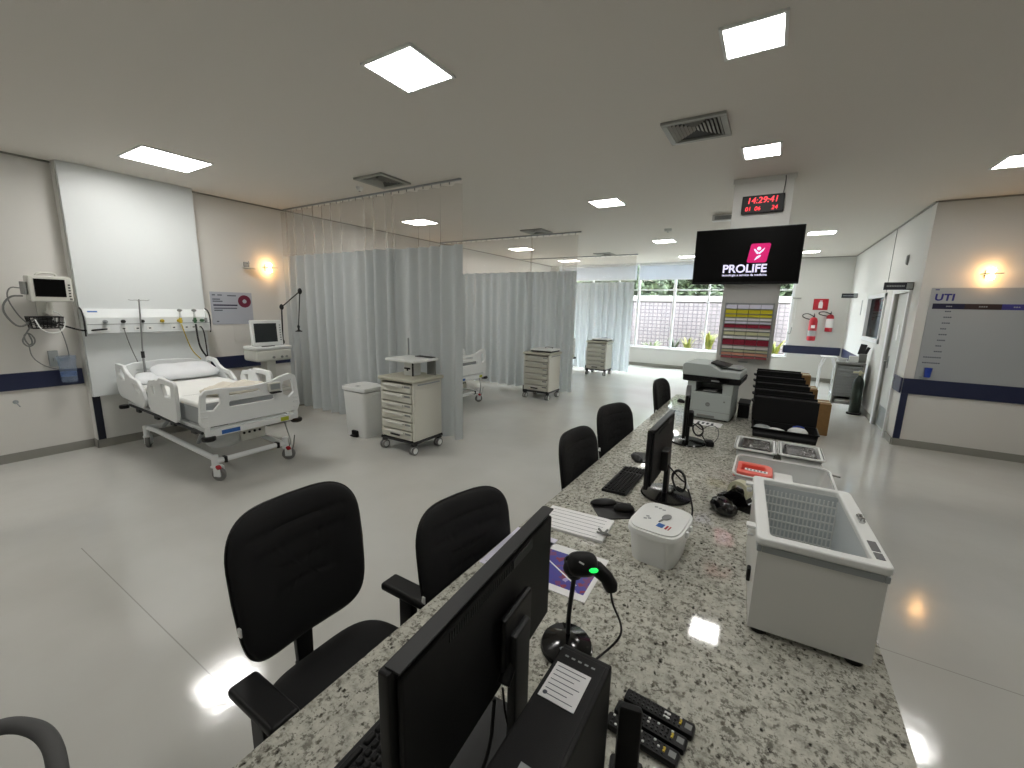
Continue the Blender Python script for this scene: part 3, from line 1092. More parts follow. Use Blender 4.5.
    for s in (-1, 1):
        Ms = basis((0, s * .475, 0), (1, 0, 0), (0, 0, 1), (0, -1, 0))
        MB().holed(head, hh, .036, Ms, .010).build('side_rail', 'bedwhite', t)
        MB().holed(foot, fh, .036, Ms, .010).build('side_rail', 'bedwhite', t)
    return t

BX, BY = -5.62, 2.21
bed1 = make_bed('white hospital bed with pillow and drip pole below wall gas rail', (BX, BY, 0), 'white hospital beds')
again(bed1, 'white hospital bed footboard showing between first and second curtains', (-5.62, BY + 3.72, 0))
again(bed1, 'white hospital bed corner glimpsed between second and third curtains', (-5.58, BY + 7.86, 0))

# pillow
def softpad(w_, h_, t_, seed):
    fn = superell(w_, h_, 4.6)
    m = MB()
    m.cushion(fn, t_, t_ * .7, n=56, rings=12, sag=lambda x, y: .012 * mnoise.noise(Vector((x * 7 + seed, y * 7, 0))))
    return m
o = softpad(.34, .20, .062, 2).build('pillow', 'pillow', loc=(BX - .735, BY + .12, .90), rot=(math.radians(16), 0, math.radians(88)))
tag(o, 'white pillow lying at the head of the first hospital bed', 'pillow')
o = softpad(.15, .22, .045, 6).build('folded_sheet', 'pillow', loc=(BX - .70, BY - .26, .850), rot=(math.radians(8), 0, math.radians(70)))
tag(o, 'small folded white sheet tucked left of the pillow on first bed', 'sheet')
# folded blanket at the foot end
m = MB()
def bl(u, v):
    a = 2 * PI * u
    x = .20 * math.cos(a) * math.sin(PI * v); y = .33 * math.sin(a) * math.sin(PI * v)
    n_ = mnoise.noise(Vector((x * 9, y * 9, v * 4))) * .035 + mnoise.noise(Vector((x * 21, y * 21, 3))) * .014
    return (x * (1 + n_ * 3), y * (1 + n_ * 2), .0 + .06 * math.cos(PI * v) + (n_ if math.cos(PI * v) > -.2 else 0))
m.grid(40, 20, bl, True)
o = m.build('blanket', 'cream_blanket', loc=(BX + .68, BY + .04, .855))
tag(o, 'crumpled cream blanket bundled at the foot of the first bed', 'blanket')
o = MB().grid(26, 12, lambda u, v: (.16 * math.cos(2 * PI * u) * math.sin(PI * v) ** .7 * (1 + .2 * mnoise.noise(Vector((u * 6, v * 5, 1)))), .17 * math.sin(2 * PI * u) * math.sin(PI * v) ** .7, -.085 * math.cos(PI * v)), True).build('plastic_bag', 'clear', loc=(BX + .72, BY - .14, .335))
tag(o, 'clear plastic bag hanging under the foot end of first bed', 'bag')
# control pendant hooked on the footboard
t = thing('bed_controller', 'small grey control unit hooked on the bed footboard top', 'controller', (BX + 1.12, BY + .22, .90))
MB().box((.004, 0, -.005), (.05, .13, .10), .015).build('body', 'offwhite', t)
MB().box((.03, 0, -.062), (.05, .11, .015), .004).build('clamp', 'darkgrey', t)
MB().b2p(.0295, .031, -.05, .05, -.03, .03).build('display', 'silver', t)
# drip pole
t = thing('drip_pole', 'thin steel drip pole standing up at the bed head', 'drip pole', (-6.56, 1.985, .52))
MB().cyl((0, 0, 0), (0, 0, .62), .013).cyl((0, 0, .6), (0, .035, 1.27), .008).build('pole', 'steel', t)
MB().cyl((0, 0, .56), (0, 0, .64), .018).build('collar', 'darkgrey', t)
for s in (-1, 1):
    MB().tube([(0, .035, 1.25), (0, .035 + s * .03, 1.262), (0, .035 + s * .075, 1.255), (0, .035 + s * .10, 1.265)], .004, 6, 1).build('hook', 'steel', t)

# ------------------------------------------------------------------ gas rail (bed-head unit)
GX = PX + .046
t = thing('medical_gas_rail', 'white wall rail of gas outlets and sockets above the bed', 'gas rail', (GX, 2.16, 1.38))
MB().prism([(0, 0), (.11, 0), (.125, .012), (.125, .19), (.03, .29), (0, .29)], 1.24, basis((0, .62, 0), (1, 0, 0), (0, 0, 1), (0, -1, 0)), .004).build('body', 'laminate', t)
MB().b2p(.124, .128, -.615, .615, .110, .118).build('joint_strip', 'silver', t)
w = MB()
for s in (-1, 1):
    w.tube([(.0, s * .628, .30), (.08, s * .632, .27), (.118, s * .632, .18), (.10, s * .632, .02), (.09, s * .630, -.02)], .008, 6, 1)
w.build('end_trim', 'darkgrey', t)
MB().box((.062, -.54, .258), (.004, .085, .018), rot=Ry(-.76)).build('maker_plate', 'labelblue', t, label='small blue plate')
for k, (y, mt) in enumerate(((-.46, 'silver'), (-.30, 'darkgrey'), (-.12, 'darkgrey'), (.08, 'yellow'), (.26, 'yellow'), (.44, 'greenvalve'), (.52, 'greenvalve'), (.10 + .55, 'silver'))[:7]):
    MB().cyl((.125, y, .145), (.155, y, .145), .02, seg=14).cyl((.15, y, .145), (.175, y, .150), .012, seg=10).build('gas_outlet', mt, t)
for y in (-.46, -.30, -.17, -.05, .20, .34, .42, .50):
    o = MB().b2p(.125, .130, y - .035, y + .035, .035, .085, .004).build('power_socket', 'white', t)
    MB().b2p(.130, .131, y - .012, y + .012, .052, .066).build('socket_hole', 'darkgrey', o)
def flowmeter(label, y, col, loc_z=1.545):
    f = thing('flowmeter', label, 'flowmeter', (GX + .19, 2.16 + y, loc_z), group='flowmeters on the gas rail')
    MB().cyl((-.03, 0, -.02), (.012, 0, -.02), .018).cyl((0, 0, -.05), (0, 0, .02), .016).build('valve_body', col, f)
    MB().cyl((0, 0, .02), (0, 0, .11), .011).build('tube_glass', 'clear', f)
    MB().sph((0, 0, .115), .028, 14, (1, 1, .7)).build('gauge_knob', 'midgrey', f)
flowmeter('yellow flowmeter plugged in the gas rail, right of drip pole', .26, 'yellow')
flowmeter('green flowmeter with black hose on the gas rail', .42, 'greenvalve')
f = thing('flowmeter', 'slim grey flowmeter at the far end of the gas rail', 'flowmeter', (GX + .19, 2.16 + .55, 1.53), group='flowmeters on the gas rail')
MB().cyl((-.06, 0, 0), (.012, 0, 0), .013).cyl((0, 0, -.03), (0, 0, .03), .016).build('valve_body', 'midgrey', f)
MB().cyl((0, 0, .03), (0, 0, .12), .006).build('tube_glass', 'clear', f)
def hose(name, label, cat, pts, r, m, group=None):
    o = MB().tube(pts, r, 8, 2).build(name, m)
    return tag(o, label, cat, group)
hx = GX + .16
hose('yellow_hose', 'thin yellow gas hose hanging from the yellow flowmeter', 'hose', [(hx + .04, 2.42, 1.48), (hx + .03, 2.46, 1.30), (hx, 2.52, 1.12), (hx - .02, 2.62, 1.0)], .006, 'yellow')
hose('black_hose', 'black gas hose curving down from the green flowmeter', 'hose', [(hx + .04, 2.58, 1.48), (hx + .04, 2.585, 1.30), (hx + .02, 2.61, 1.15), (hx, 2.70, 1.0), (hx, 2.72, .9)], .011, 'darkgrey')
hose('power_cable', 'dark power cable at right end of the gas rail', 'cable', [(GX + .14, 2.66, 1.44), (GX + .16, 2.68, 1.40), (GX + .14, 2.70, 1.2), (GX + .10, 2.72, .95), (GX + .10, 2.72, .8)], .008, 'darkgrey')
hose('grey_lead', 'thin grey lead hanging from the gas rail behind bed', 'cable', [(GX + .14, 1.86, 1.43), (GX + .15, 1.87, 1.33), (GX + .10, 1.92, 1.15), (GX + .08, 1.98, .95)], .005, 'midgrey')

# ------------------------------------------------------------------ patient monitor on the wall
t = thing('patient_monitor', 'white patient monitor with dark screen on wall bracket', 'patient monitor', (XL + .03, 1.28, 1.86), 0)
mo = MB().box((.24, .02, .02), (.14, .335, .27), .022, rot=Rz(.10) @ Ry(.06))
mo.build('housing', 'offwhite', t)
R_ = Tr(.24, .02, .02) @ Rz(.10) @ Ry(.06)
m = MB(); m.box((.073, -.012, .012), (.006, .235, .185), .002); 
bmesh.ops.transform(m.bm, matrix=R_, verts=m.bm.verts); m.build('screen', 'screenblack', t)
m = MB()
for k in range(5): m.box((.072, .135, .05 - k * .03), (.006, .018, .014), .002)
m.box((.072, .14, -.10), (.008, .02, .014), .002)
bmesh.ops.transform(m.bm, matrix=R_, verts=m.bm.verts); m.build('buttons', 'darkgrey', t)
m = MB().tube([(.0, -.09, .13), (.0, -.07, .165), (0, .05, .165), (0, .07, .13)], .012, 8, 1)
bmesh.ops.transform(m.bm, matrix=R_, verts=m.bm.verts); m.build('carry_handle', 'offwhite', t)
m = MB().box((-.01, -.185, .0), (.10, .03, .13), .006)
bmesh.ops.transform(m.bm, matrix=R_, verts=m.bm.verts); m.build('connector_block', 'midgrey', t)
w = MB().b2p(0, .02, -.06, .06, -.27, .0, .004)
w.cyl((.02, 0, -.25), (.16, 0, -.23), .022).cyl((.2, 0, -.25), (.2, .01, -.10), .024).box((.2, .01, -.11), (.16, .14, .02), .006)
w.build('wall_bracket', 'offwhite', t)
# wire basket
t = thing('wire_basket', 'black wire basket of cables below the patient monitor', 'basket', (XL + .10, 1.24, 1.46))
w = MB()
bw, bd, bh = .25, .20, .12
for z in (0, .06, bh):
    e = 1 if z else .88
    w.tube([(0, -bw / 2 * e, z), (bd * e, -bw / 2 * e, z), (bd * e, bw / 2 * e, z), (0, bw / 2 * e, z)], .0035 if z < bh else .006, 6, closed=True)
for k in range(9):
    y = -bw / 2 + k * bw / 8
    w.tube([(bd, y, bh), (bd * .88, y * .88, 0), (0, y * .88, 0), (0, y, bh)], .003, 5)
for k in range(1, 6):
    x = bd * k / 6
    w.tube([(x, -bw / 2, bh), (x * .9, -bw / 2 * .88, 0), (x * .9, bw / 2 * .88, 0), (x, bw / 2, bh)], .003, 5)
w.build('wire_frame', 'black', t)
MB().b2p(-.07, 0, -.04, .04, .03, .10, .004).build('mount_plate', 'darkgrey', t)
rnd = random.Random(4)
m = MB()
for k in range(5):
    a = rnd.uniform(0, 6)
    pts = [(.10 + .06 * math.cos(a + j * .9), .08 * math.sin(a + j * 1.1 + k), .03 + .018 * k + .01 * math.sin(j)) for j in range(9)]
    m.tube(pts, .008, 6, 1)
m.build('coiled_cable', 'darkgrey', t)
def wl(x, y, z): return (XL + x, y, z)
hose('monitor_lead', 'grey monitor lead looping far out from connector block', 'cable', [wl(.22, 1.10, 1.88), wl(.20, 1.03, 1.89), wl(.18, 1.0, 1.78), wl(.16, 1.06, 1.60), wl(.18, 1.12, 1.50), wl(.20, 1.2, 1.50)], .006, 'midgrey', 'monitor leads')
hose('monitor_lead', 'thick dark monitor lead curling down to the basket', 'cable', [wl(.22, 1.11, 1.80), wl(.22, 1.02, 1.80), wl(.20, .95, 1.68), wl(.18, .99, 1.55), wl(.18, 1.06, 1.46), wl(.20, 1.16, 1.56)], .009, 'midgrey', 'monitor leads')
hose('monitor_lead', 'grey monitor lead hanging in coils left below the basket', 'cable', [wl(.20, 1.14, 1.50), wl(.16, 1.09, 1.40), wl(.16, 1.05, 1.32), wl(.16, 1.10, 1.25), wl(.16, 1.16, 1.32), wl(.15, 1.12, 1.42), wl(.14, 1.07, 1.38), wl(.13, 1.10, 1.27), wl(.12, 1.14, 1.30), wl(.1, 1.12, 1.40)], .007, 'midgrey', 'monitor leads')
hose('monitor_lead', 'thin lead dropping from the coils towards the blue container', 'cable', [wl(.15, 1.10, 1.28), wl(.10, 1.11, 1.15), wl(.08, 1.18, 1.05), wl(.07, 1.28, .99), wl(.08, 1.35, .985)], .005, 'midgrey', 'monitor leads')
hose('monitor_lead', 'thin lead hanging from basket onto the blue container', 'cable', [wl(.24, 1.33, 1.48), wl(.22, 1.36, 1.36), wl(.14, 1.39, 1.2), wl(.1, 1.40, 1.1)], .005, 'midgrey', 'monitor leads')
hose('monitor_lead', 'white lead looping under the basket', 'cable', [wl(.30, 1.15, 1.56), wl(.33, 1.18, 1.44), wl(.33, 1.27, 1.40), wl(.33, 1.35, 1.45), wl(.28, 1.38, 1.55), wl(.20, 1.36, 1.62), wl(.22, 1.28, 1.66)], .006, 'white', 'monitor leads')
hose('power_lead', 'black power leads from basket to the gas rail', 'cable', [wl(.22, 1.34, 1.50), wl(.24, 1.42, 1.46), wl(.24, 1.52, 1.42), wl(.30, 1.60, 1.43), wl(.32, 1.70, 1.44)], .009, 'black')
# bluish suction container on the wall
t = thing('suction_container', 'pale blue clear container hung on the wall bumper', 'container', (XL + .026, 1.345, .84))
w = MB()
w.lathe([(.055, 0), (.065, .01), (.075, .26), (.08, .27), (.08, .30), (0, .30)], (.11, .02, 0), 20, Matrix.Diagonal((.85, 1.0, 1, 1)))
w.build('jar', 'bluefilm', t)
MB().b2p(0, .03, -.10, -.02, .18, .36, .006).b2p(.02, .05, -.07, .05, .24, .28, .004).build('bracket', 'silver', t)
MB().lathe([(.066, .07), (.068, .12), (.069, .12)], (.11, .02, 0), 20, Matrix.Diagonal((.85, 1.0, 1, 1))).build('fill_band', 'skyblue', t)
# small hook low on the wall
t = thing('wall_hook', 'small white hook low on wall left of the bed', 'hook', (XL, .95, .66))
MB().cyl((0, 0, 0), (.012, 0, 0), .022).build('rose', 'silver', t)
MB().tube([(.01, 0, 0), (.05, 0, -.005), (.055, .01, -.03), (.05, .02, -.05)], .006, 8, 1).build('hook', 'silver', t)
# poster + paper next to the bed
t = thing('wall_poster', 'grey-blue wall poster with wine-red ring beside the gas rail', 'poster', (XL + .001, 3.22, 1.685))
MB().b2p(0, .008, -.285, .285, -.235, .235).build('sheet', 'posterblue', t)
m = MB().use('headnavy'); m.b2p(.0082, .0095, -.255, .07, .035, .055); m.build('heading_bar', None, t); m = MB()
m.use('ink')
for z, a, b in ((.19, -.26, -.22), (.19, -.19, -.13), (.185, -.06, .06), (.13, -.26, -.16), (.10, -.26, -.13), (.0, -.25, .06), (-.03, -.25, -.14), (-.19, -.23, -.20)):
    m.b2p(.0082, .0095, a, b, z - .008, z + .008)
m.build('lettering', None, t)
pm = basis((.009, .175, .105), (0, 1, 0), (0, 0, 1), (1, 0, 0))
ring = [(.092 * math.cos(2 * PI * k / 36), .092 * math.sin(2 * PI * k / 36)) for k in range(36)]
inn = [(.03 * math.cos(2 * PI * k / 24), .03 * math.sin(2 * PI * k / 24)) for k in range(24)]
MB().holed(ring, [inn], .002, pm, .0004).build('ring_print', 'wine', t)
o = MB().b2p(-.001, .004, -.12, .12, -.12, .12).build('notice_sheet', 'cream', loc=(XL + .004, 3.33, 1.30))
tag(o, 'pale cream paper sheet on wall under the ringed poster', 'notice')

# wall sconces
def sconce(label, loc, nrm, lit):
    t = thing('wall_light', label, 'wall light', loc)
    n = Vector(nrm); s = Vector((-n.y, n.x, 0))
    Mx = basis((0, 0, 0), n, s, (0, 0, 1))
    def bld(m, name, mm):
        bmesh.ops.transform(m.bm, matrix=Mx, verts=m.bm.verts); m.build(name, mm, t)
    bld(MB().b2p(0, .02, -.04, .04, -.05, .05, .005), 'wall_plate', 'silver')
    if lit:
        bld(MB().b2p(.018, .15, -.085, .085, -.006, .006, .003), 'shelf_plate', 'silver')
        bld(MB().sph((.08, 0, .042), .033, 16), 'bulb', 'warm')
        bld(MB().sph((.08, 0, -.042), .033, 16), 'bulb', 'warm')
    else:
        bld(MB().lathe([(0, -.006), (.085, -.012), (.09, 0), (.03, .012), (0, .014)], (.08, 0, -.04), 24), 'shelf_plate', 'offwhite')
        bld(MB().cyl((.08, 0, -.03), (.08, 0, .06), .007).cyl((.02, 0, .03), (.09, 0, .03), .008), 'post', 'silver')
sconce('lit warm wall light beside the curtain on the left wall', (XL + .001, 3.78, 2.32), (1, 0, 0), True)
sconce('unlit small white wall light left of the lit one', (XL + .001, 3.47, 2.33), (1, 0, 0), False)
sconce('lit warm wall light in second bed bay, behind the nearest curtains', (XL + .001, 7.42, 2.32), (1, 0, 0), True)
sconce('lit warm wall light in third bed bay, behind the second curtain', (XL + .001, 11.14, 2.32), (1, 0, 0), True)
sconce('lit warm wall light above the UTI ward board', (2.23, YU - .001, 2.33), (0, -1, 0), True)

# ------------------------------------------------------------------ ventilator
t = thing('ventilator', 'white ventilator with square dark screen on pedestal behind bed', 'ventilator', (-6.32, 3.36, 0), 0.0)
w = MB().box((0, 0, .10), (.48, .46, .06), .02).b2p(-.09, .09, -.07, .07, .12, .95, .02)
w.b2p(-.12, .10, -.26, .26, .45, .52, .02)
w.build('pedestal', 'offwhite', t)
for x in (-.2, .2):
    for y in (-.19, .19):
        MB().cyl((x, y - .015, .036), (x, y + .015, .036), .035).cyl((x, y, .05), (x, y, .09), .012).build('caster', 'midgrey', t)
MB().box((.02, .0, 1.03), (.36, .52, .17), .035, seg=3).build('body', 'offwhite', t)
MB().box((.03, .0, 1.135), (.34, .54, .05), .018).build('top_deck', 'white', t)
w = MB()
for y in (-.02, .10, .17):
    w.cyl((.20, y, 1.0), (.215, y, 1.0), .017)
w.build('ports', 'midgrey', t)
Rm = Tr(.06, -.02, 1.345) @ Ry(-.06)
m = MB().box((0, 0, 0), (.06, .44, .37), .015); bmesh.ops.transform(m.bm, matrix=Rm, verts=m.bm.verts); m.build('display_housing', 'white', t)
m = MB().box((.031, -.025, .005), (.004, .32, .27), .001); bmesh.ops.transform(m.bm, matrix=Rm, verts=m.bm.verts); m.build('screen', 'screenoff', t)
m = MB()
for k in range(7): m.box((.031, .185, .11 - k * .036), (.006, .02, .016), .002)
bmesh.ops.transform(m.bm, matrix=Rm, verts=m.bm.verts); m.build('buttons', 'midgrey', t)
MB().b2p(.16, .185, -.16, .02, 1.155, 1.17, .004).build('control_strip', 'darkgrey', t)
# articulated arm clamped on the ventilator
p0, p1, p2, p3 = Vector((.02, .235, 1.16)), Vector((.02, .255, 1.72)), Vector((.02, .56, 1.965)), Vector((.02, .50, 1.42))
m = MB().cyl(p0, p1, .010).cyl(p1, p2, .009).cyl(p2, p3, .008).build('support_arm', 'darkgrey', t)
for p, s in ((p0 + Vector((0, 0, .04)), .026), (p1, .03), (p2, .032), (p3, .02)):
    MB().sph(p, s, 12, (1, 1, 1.5)).build('arm_joint', 'black', m)
MB().lathe([(0, 0), (.05, .004), (.05, .012), (.015, .03), (.012, .09), (0, .09)], p3 - Vector((0, 0, .08)), 18).build('hose_holder', 'black', m)

# ------------------------------------------------------------------ drawer trolleys
def make_cart(label, loc, shelf, group):
    t = thing('drawer_trolley', label, 'trolley', loc, group=group)
    W, D, H = .56, .50, .92
    z0 = .165
    w = MB()
    w.b2p(-W / 2, -W / 2 + .03, -D / 2, D / 2, z0, H - .02, .012).b2p(W / 2 - .03, W / 2, -D / 2, D / 2, z0, H - .02, .012)
    w.b2p(-W / 2 + .03, W / 2 - .03, D / 2 - .03, D / 2, z0, H - .02)
    w.b2p(-W / 2 + .03, W / 2 - .03, -D / 2 + .02, D / 2 - .03, z0, z0 + .02)
    w.b2p(W / 2, W / 2 + .004, -D / 2 + .03, D / 2 - .03, z0 + .05, H - .11, .002)
    w.build('cabinet', 'cartbeige', t)
    MB().box((0, 0, H - .012), (W + .05, D + .05, .045), .018, seg=3).build('worktop', 'carttop', t)
    MB().tube([(W / 2 + .012, -D / 2 + .06, H - .06), (W / 2 + .03, -D / 2 + .08, H - .055), (W / 2 + .03, D / 2 - .08, H - .055), (W / 2 + .012, D / 2 - .06, H - .06)], .009, 8, 1).build('push_handle', 'silver', t)
    n = 6
    hh = (H - .04 - z0 - .02) / n
    for k in range(n):
        za = z0 + .015 + k * hh
        zb = za + hh - .018
        d = MB().b2p(-W / 2 + .034, W / 2 - .034, -D / 2 - .012, D / 2 - .04, za, zb, .008).build('drawer', 'cartbeige', t)
        h = MB().box((-.03, -D / 2 - .024, zb - .022), (W * .56, .03, .03), .010)
        h.build('handle', 'offwhite', d)
        MB().b2p(.145, .235, -D / 2 - .016, -D / 2 - .0125, zb - .034, zb - .012).build('label_slot', 'midgrey', d)
        if k == 0:
            MB().b2p(-.11, .05, -D / 2 - .016, -D / 2 - .0125, za + .03, za + .055).build('foot_label', 'darkgrey', d)
    MB().box((0, 0, .148), (W + .02, D + .02, .03), .010).build('base_frame', 'darkgrey', t)
    for sx in (-1, 1):
        for sy in (-1, 1):
            x, y = sx * (W / 2 - .03), sy * (D / 2 - .03)
            c = MB().cyl((x, y, .05), (x, y, .14), .012).box((x, y, .118), (.055, .065, .03), .01).build('caster', 'darkgrey', t)
            for q in (-1, 1):
                MB().cyl((x + q * .022 - .008, y - .012, .055), (x + q * .022 + .008, y - .012, .055), .054, seg=18).build('wheel', 'tyre', c)
                MB().cyl((x + q * .022 - .0095, y - .012, .055), (x + q * .022 + .0095, y - .012, .055), .036, seg=18).build('wheel_rim', 'white', c)
            MB().box((x - .0, y, .160), (.075, .075, .02), .008).build('corner_bumper', 'black', c)
    if shelf == 'raised':
        MB().b2p(-.075, .075, -.05, .10, H + .008, H + .19, .012).build('pedestal_box', 'white', t)
        MB().b2p(-.06, .04, -.056, -.051, H + .09, H + .11).b2p(-.02, .005, -.056, -.051, H + .07, H + .095).build('lock', 'black', t)
        s = MB().box((.02, 0, H + .215), (.50, .42, .035), .012).build('upper_shelf', 'white', t)
        MB().b2p(-.03, .24, .10, .19, H + .233, H + .243, .003).build('shelf_mat', 'darkgrey', s)
        MB().cyl((.08, -.05, H + .01), (.08, -.05, H + .20), .011).build('shelf_post', 'darkgrey', t)
        MB().cyl((-.24, .20, H + .01), (-.24, .20, H + .45), .012).build('drip_post', 'silver', t)
        MB().b2p(.10, .235, .18, .20, H + .01, H + .20).build('back_plate', 'midgrey', t)
    else:
        MB().box((.06, 0, H + .03), (.44, .40, .03), .008).build('turntable', 'darkgrey', t)
        s = MB().box((.06, 0, H + .06), (.47, .42, .03), .010).build('upper_shelf', 'white', t)
        MB().tube([(.0, .1, H + .075), (.0, .14, H + .095), (.16, .14, H + .095), (.16, .1, H + .075)], .006, 6, 1).build('strap_loop', 'darkgrey', s)
        MB().b2p(-W / 2 - .06, -W / 2 - .012, -.18, .10, .28, .76, .01).build('side_bin', 'white', t)
        MB().b2p(-W / 2 - .05, -W / 2 - .004, -.20, -.16, .10, .24, .008).build('cord_hook', 'black', t)
    return t
c1 = make_cart('beige drawer trolley with raised shelf in front of nearest curtain', (-3.775, 3.745, 0), 'raised', 'beige drawer trolleys')
c2 = make_cart('beige drawer trolley with low flat top by the second curtain', (-3.85, 7.45, 0), 'low', 'beige drawer trolleys')
again(c2, 'small looking beige drawer trolley farthest away by the window curtain', (-3.99, 11.15, 0))

# ------------------------------------------------------------------ pedal bin
t = thing('pedal_bin', 'white plastic pedal bin in front of the nearest curtain', 'bin', (-4.69, 3.76, 0), .0)
t.scale = (1, 1, 1.06)
m = MB()
def binw(u, v):
    x, y = superell(.20 + .03 * v, .17 + .025 * v, 7)(2 * PI * u)
    return (x, y, .012 + .58 * v)
m.grid(48, 6, binw, True)
m.prism([superell(.20, .17, 7)(2 * PI * k / 48) for k in range(48)], .012)
m.build('body', 'white', t)
MB().prism([superell(.245, .21, 7)(2 * PI * k / 48) for k in range(48)], .055, Tr(0, 0, .60), .014).build('lid', 'white', t)
MB().b2p(-.03, .03, -.13, -.08, .6555, .659).build('recycle_mark', 'silver', t)
MB().b2p(-.05, .06, -.205, -.12, .0, .085, .01).build('pedal_recess', 'black', t)
MB().box((.0, -.205, .022), (.09, .06, .018), .006).build('pedal', 'darkgrey', t)
for s in (-1, 1):
    MB().b2p(s * .222 - .016, s * .222 + .016, -.05, .05, .53, .56, .008).build('side_grip', 'white', t)

# ------------------------------------------------------------------ the counter
HC = 0.75
CX0, CX1, CY0, CY1 = -.937, .415, -.75, 5.556
t = MB().box(((CX0 + CX1) / 2, (CY0 + CY1) / 2, HC - .02), (CX1 - CX0, CY1 - CY0, .04), .005).build('countertop', 'granite')
tag(t, 'long speckled grey granite countertop running towards the column', 'countertop')
t = thing('counter_base', 'white panelled counter base below the granite top, on its public side', 'cabinet', (.25, 2.4, 0))
MB().b2p(-.10, .12, -3.1, 3.14, .08, .708).build('body', 'laminate', t)
MB().b2p(-.08, .10, -3.1, 3.14, .001, .08).build('plinth', 'basegrey', t)
for k in range(7):
    MB().b2p(.12, .135, -3.09 + k * .89, -3.09 + k * .89 + .875, .10, .70, .003).build('front_panel', 'laminate', t)
for y in (-3.05, -.1 - 1.05, 3.09):
    MB().b2p(-.62, -.10, y, y + .04, .001, .708).build('support_panel', 'laminate', t)

# ------------------------------------------------------------------ computer monitors
def make_monitor(label, loc, rz, kind, zb, dy=0.0, w_=.55, h_=.325, group='black monitors on the counter', dxs=-.06):
    """origin on the counter at the stand base; the screen faces -X; panel centre at local (dxs, dy)"""
    t = thing('computer_monitor', label, 'monitor', loc, rz, group)
    zc = zb + h_ / 2
    MB().box((dxs, dy, zc), (.022, w_, h_), .005).build('bezel', 'black', t)
    MB().b2p(dxs - .0145, dxs - .0132, dy - w_ / 2 + .014, dy + w_ / 2 - .014, zb + .02, zb + h_ - .014).build('screen', 'blackgloss', t)
    m = MB()
    m.box((dxs + .017, dy, zc), (.014, w_ - .03, h_ - .03), .006)
    b = m.build('back_cover', 'blackmatte', t)
    m = MB()
    for k in range(34):
        m.box((dxs + .0245, dy - .17 + k * .0075, zb + h_ - .032), (.002, .003, .018))
    m.build('vent_slots', 'darkgrey', b)
    MB().box((dxs + .025, dy + .11, zb + h_ - .03), (.004, .10, .022), .002).build('badge_strip', 'darkgrey', b)
    MB().box((dxs + .010, dy, zb + h_ + .0005), (.03, w_ - .02, .004), .001).build('top_strip', 'darkgrey', b)
    if kind == 'plate':
        MB().box((-.06, .02, .009), (.21, .25, .016), .006).build('stand_base', 'darkgrey', t)
        MB().box((.025, .03, .19), (.022, .075, .36), .008).build('stand_column', 'darkgrey', t)
        m = MB().box((dxs + .042, dy + .05, zc - .01), (.018, .13, .13), .008)
        m.box((-.0, .035, zc - .03), (.05, .06, .07), .01)
        m.cyl((dxs + .05, dy + .02, zc - .06), (.02, dy - .02, zc - .09), .014)
        m.build('stand_bracket', 'black', t)
    else:
        MB().lathe([(0, 0), (.135, 0), (.14, .006), (.135, .014), (.05, .022), (0, .024)], (0, 0, 0), 36, Matrix.Diagonal((1.0, 1.0, 1, 1))).build('stand_base', 'blackgloss', t)
        MB().box((-.005, 0, .10), (.026, .07, .19), .01).build('stand_column', 'black', t)
        MB().box((dxs + .038, 0, max(.16, zb + .10)), (.05, .10, .12), .012).build('stand_bracket', 'black', t)
    return t
make_monitor('nearest black monitor seen from behind with slotted top vents', (-.415, .665, HC), .066, 'plate', .20, -.012, .605, .322, dxs=-.03)
make_monitor('black monitor seen from behind, standing beyond the white tub', (-.41, 2.40, HC), 0, 'round', .115, .01)
make_monitor('black monitor seen edge-on in front of the printer', (-.475, 3.53, HC), math.radians(8.3), 'round', .10, -.02, .50, .33, dxs=-.035)

def cable(label, pts, r=.004, m='black', name='cable', group='black cables on the counter', sm=2):
    o = MB().tube(pts, r, 8, sm).build(name, m)
    return tag(o, label, 'cable', group)
cable('black cables drooping behind nearest monitor to its grey base plate', [(-.405, .62, .99), (-.40, .60, .88), (-.42, .55, .80), (-.38, .56, .775), (-.345, .60, .78)])
cable('thin black cable hanging beside monitor stand to the computer tower', [(-.41, .66, .98), (-.40, .66, .90), (-.37, .67, .82), (-.345, .66, .79)], .0025)
cable('black cable with plug block lying across the grey monitor base', [(-.50, .55, .80), (-.46, .57, .775), (-.42, .58, .772), (-.36, .58, .775), (-.345, .60, .79)], .005)
def coil(c, r, ax, n, seed):
    rnd = random.Random(seed); out = []
    for k in range(n * 8):
        a = k / 8 * 2 * PI
        q = r * (1 + rnd.uniform(-.12, .12))
        out.append(Vector(c) + Vector((ax[0] * q * math.cos(a), ax[1] * q * math.cos(a) + .01 * math.sin(a * .37), q * math.sin(a) * .9)))
    return out
cable('black cable bundle coiled behind the monitor beyond the tub', [(-.42, 2.38, .95)] + coil((-.335, 2.32, .885), .065, (.7, -.7), 4, 1) + [(-.29, 2.3, .88), (-.24, 2.22, .80), (-.235, 2.16, .756), (-.25, 2.10, .755)], .0045)
tag(MB().tube([(-.30, 2.305, .895), (-.278, 2.285, .865)], .008, 8).build('cable_tie', 'white'), 'white tie on coiled cables behind second monitor', 'cable tie')
cable('black cable coiled by the round base of edge-on monitor', [(-.44, 3.5, .92)] + coil((-.40, 3.45, .89), .055, (.8, -.6), 3, 2) + [(-.37, 3.45, .86), (-.33, 3.5, .77), (-.30, 3.53, .756)], .0045)
cable('thin black lead running from printer to the plug adapter', [(-.30, 3.55, .757), (-.26, 3.62, .80), (-.28, 3.8, .84), (-.36, 3.9, .83), (-.42, 4.0, .756)], .003)
o = MB().box((0, 0, .022), (.06, .085, .044), .012).build('power_adapter', 'black', loc=(-.315, 3.53, HC), rot=(0, 0, .3))
tag(o, 'black plug adapter lying on counter near edge-on monitor', 'adapter')

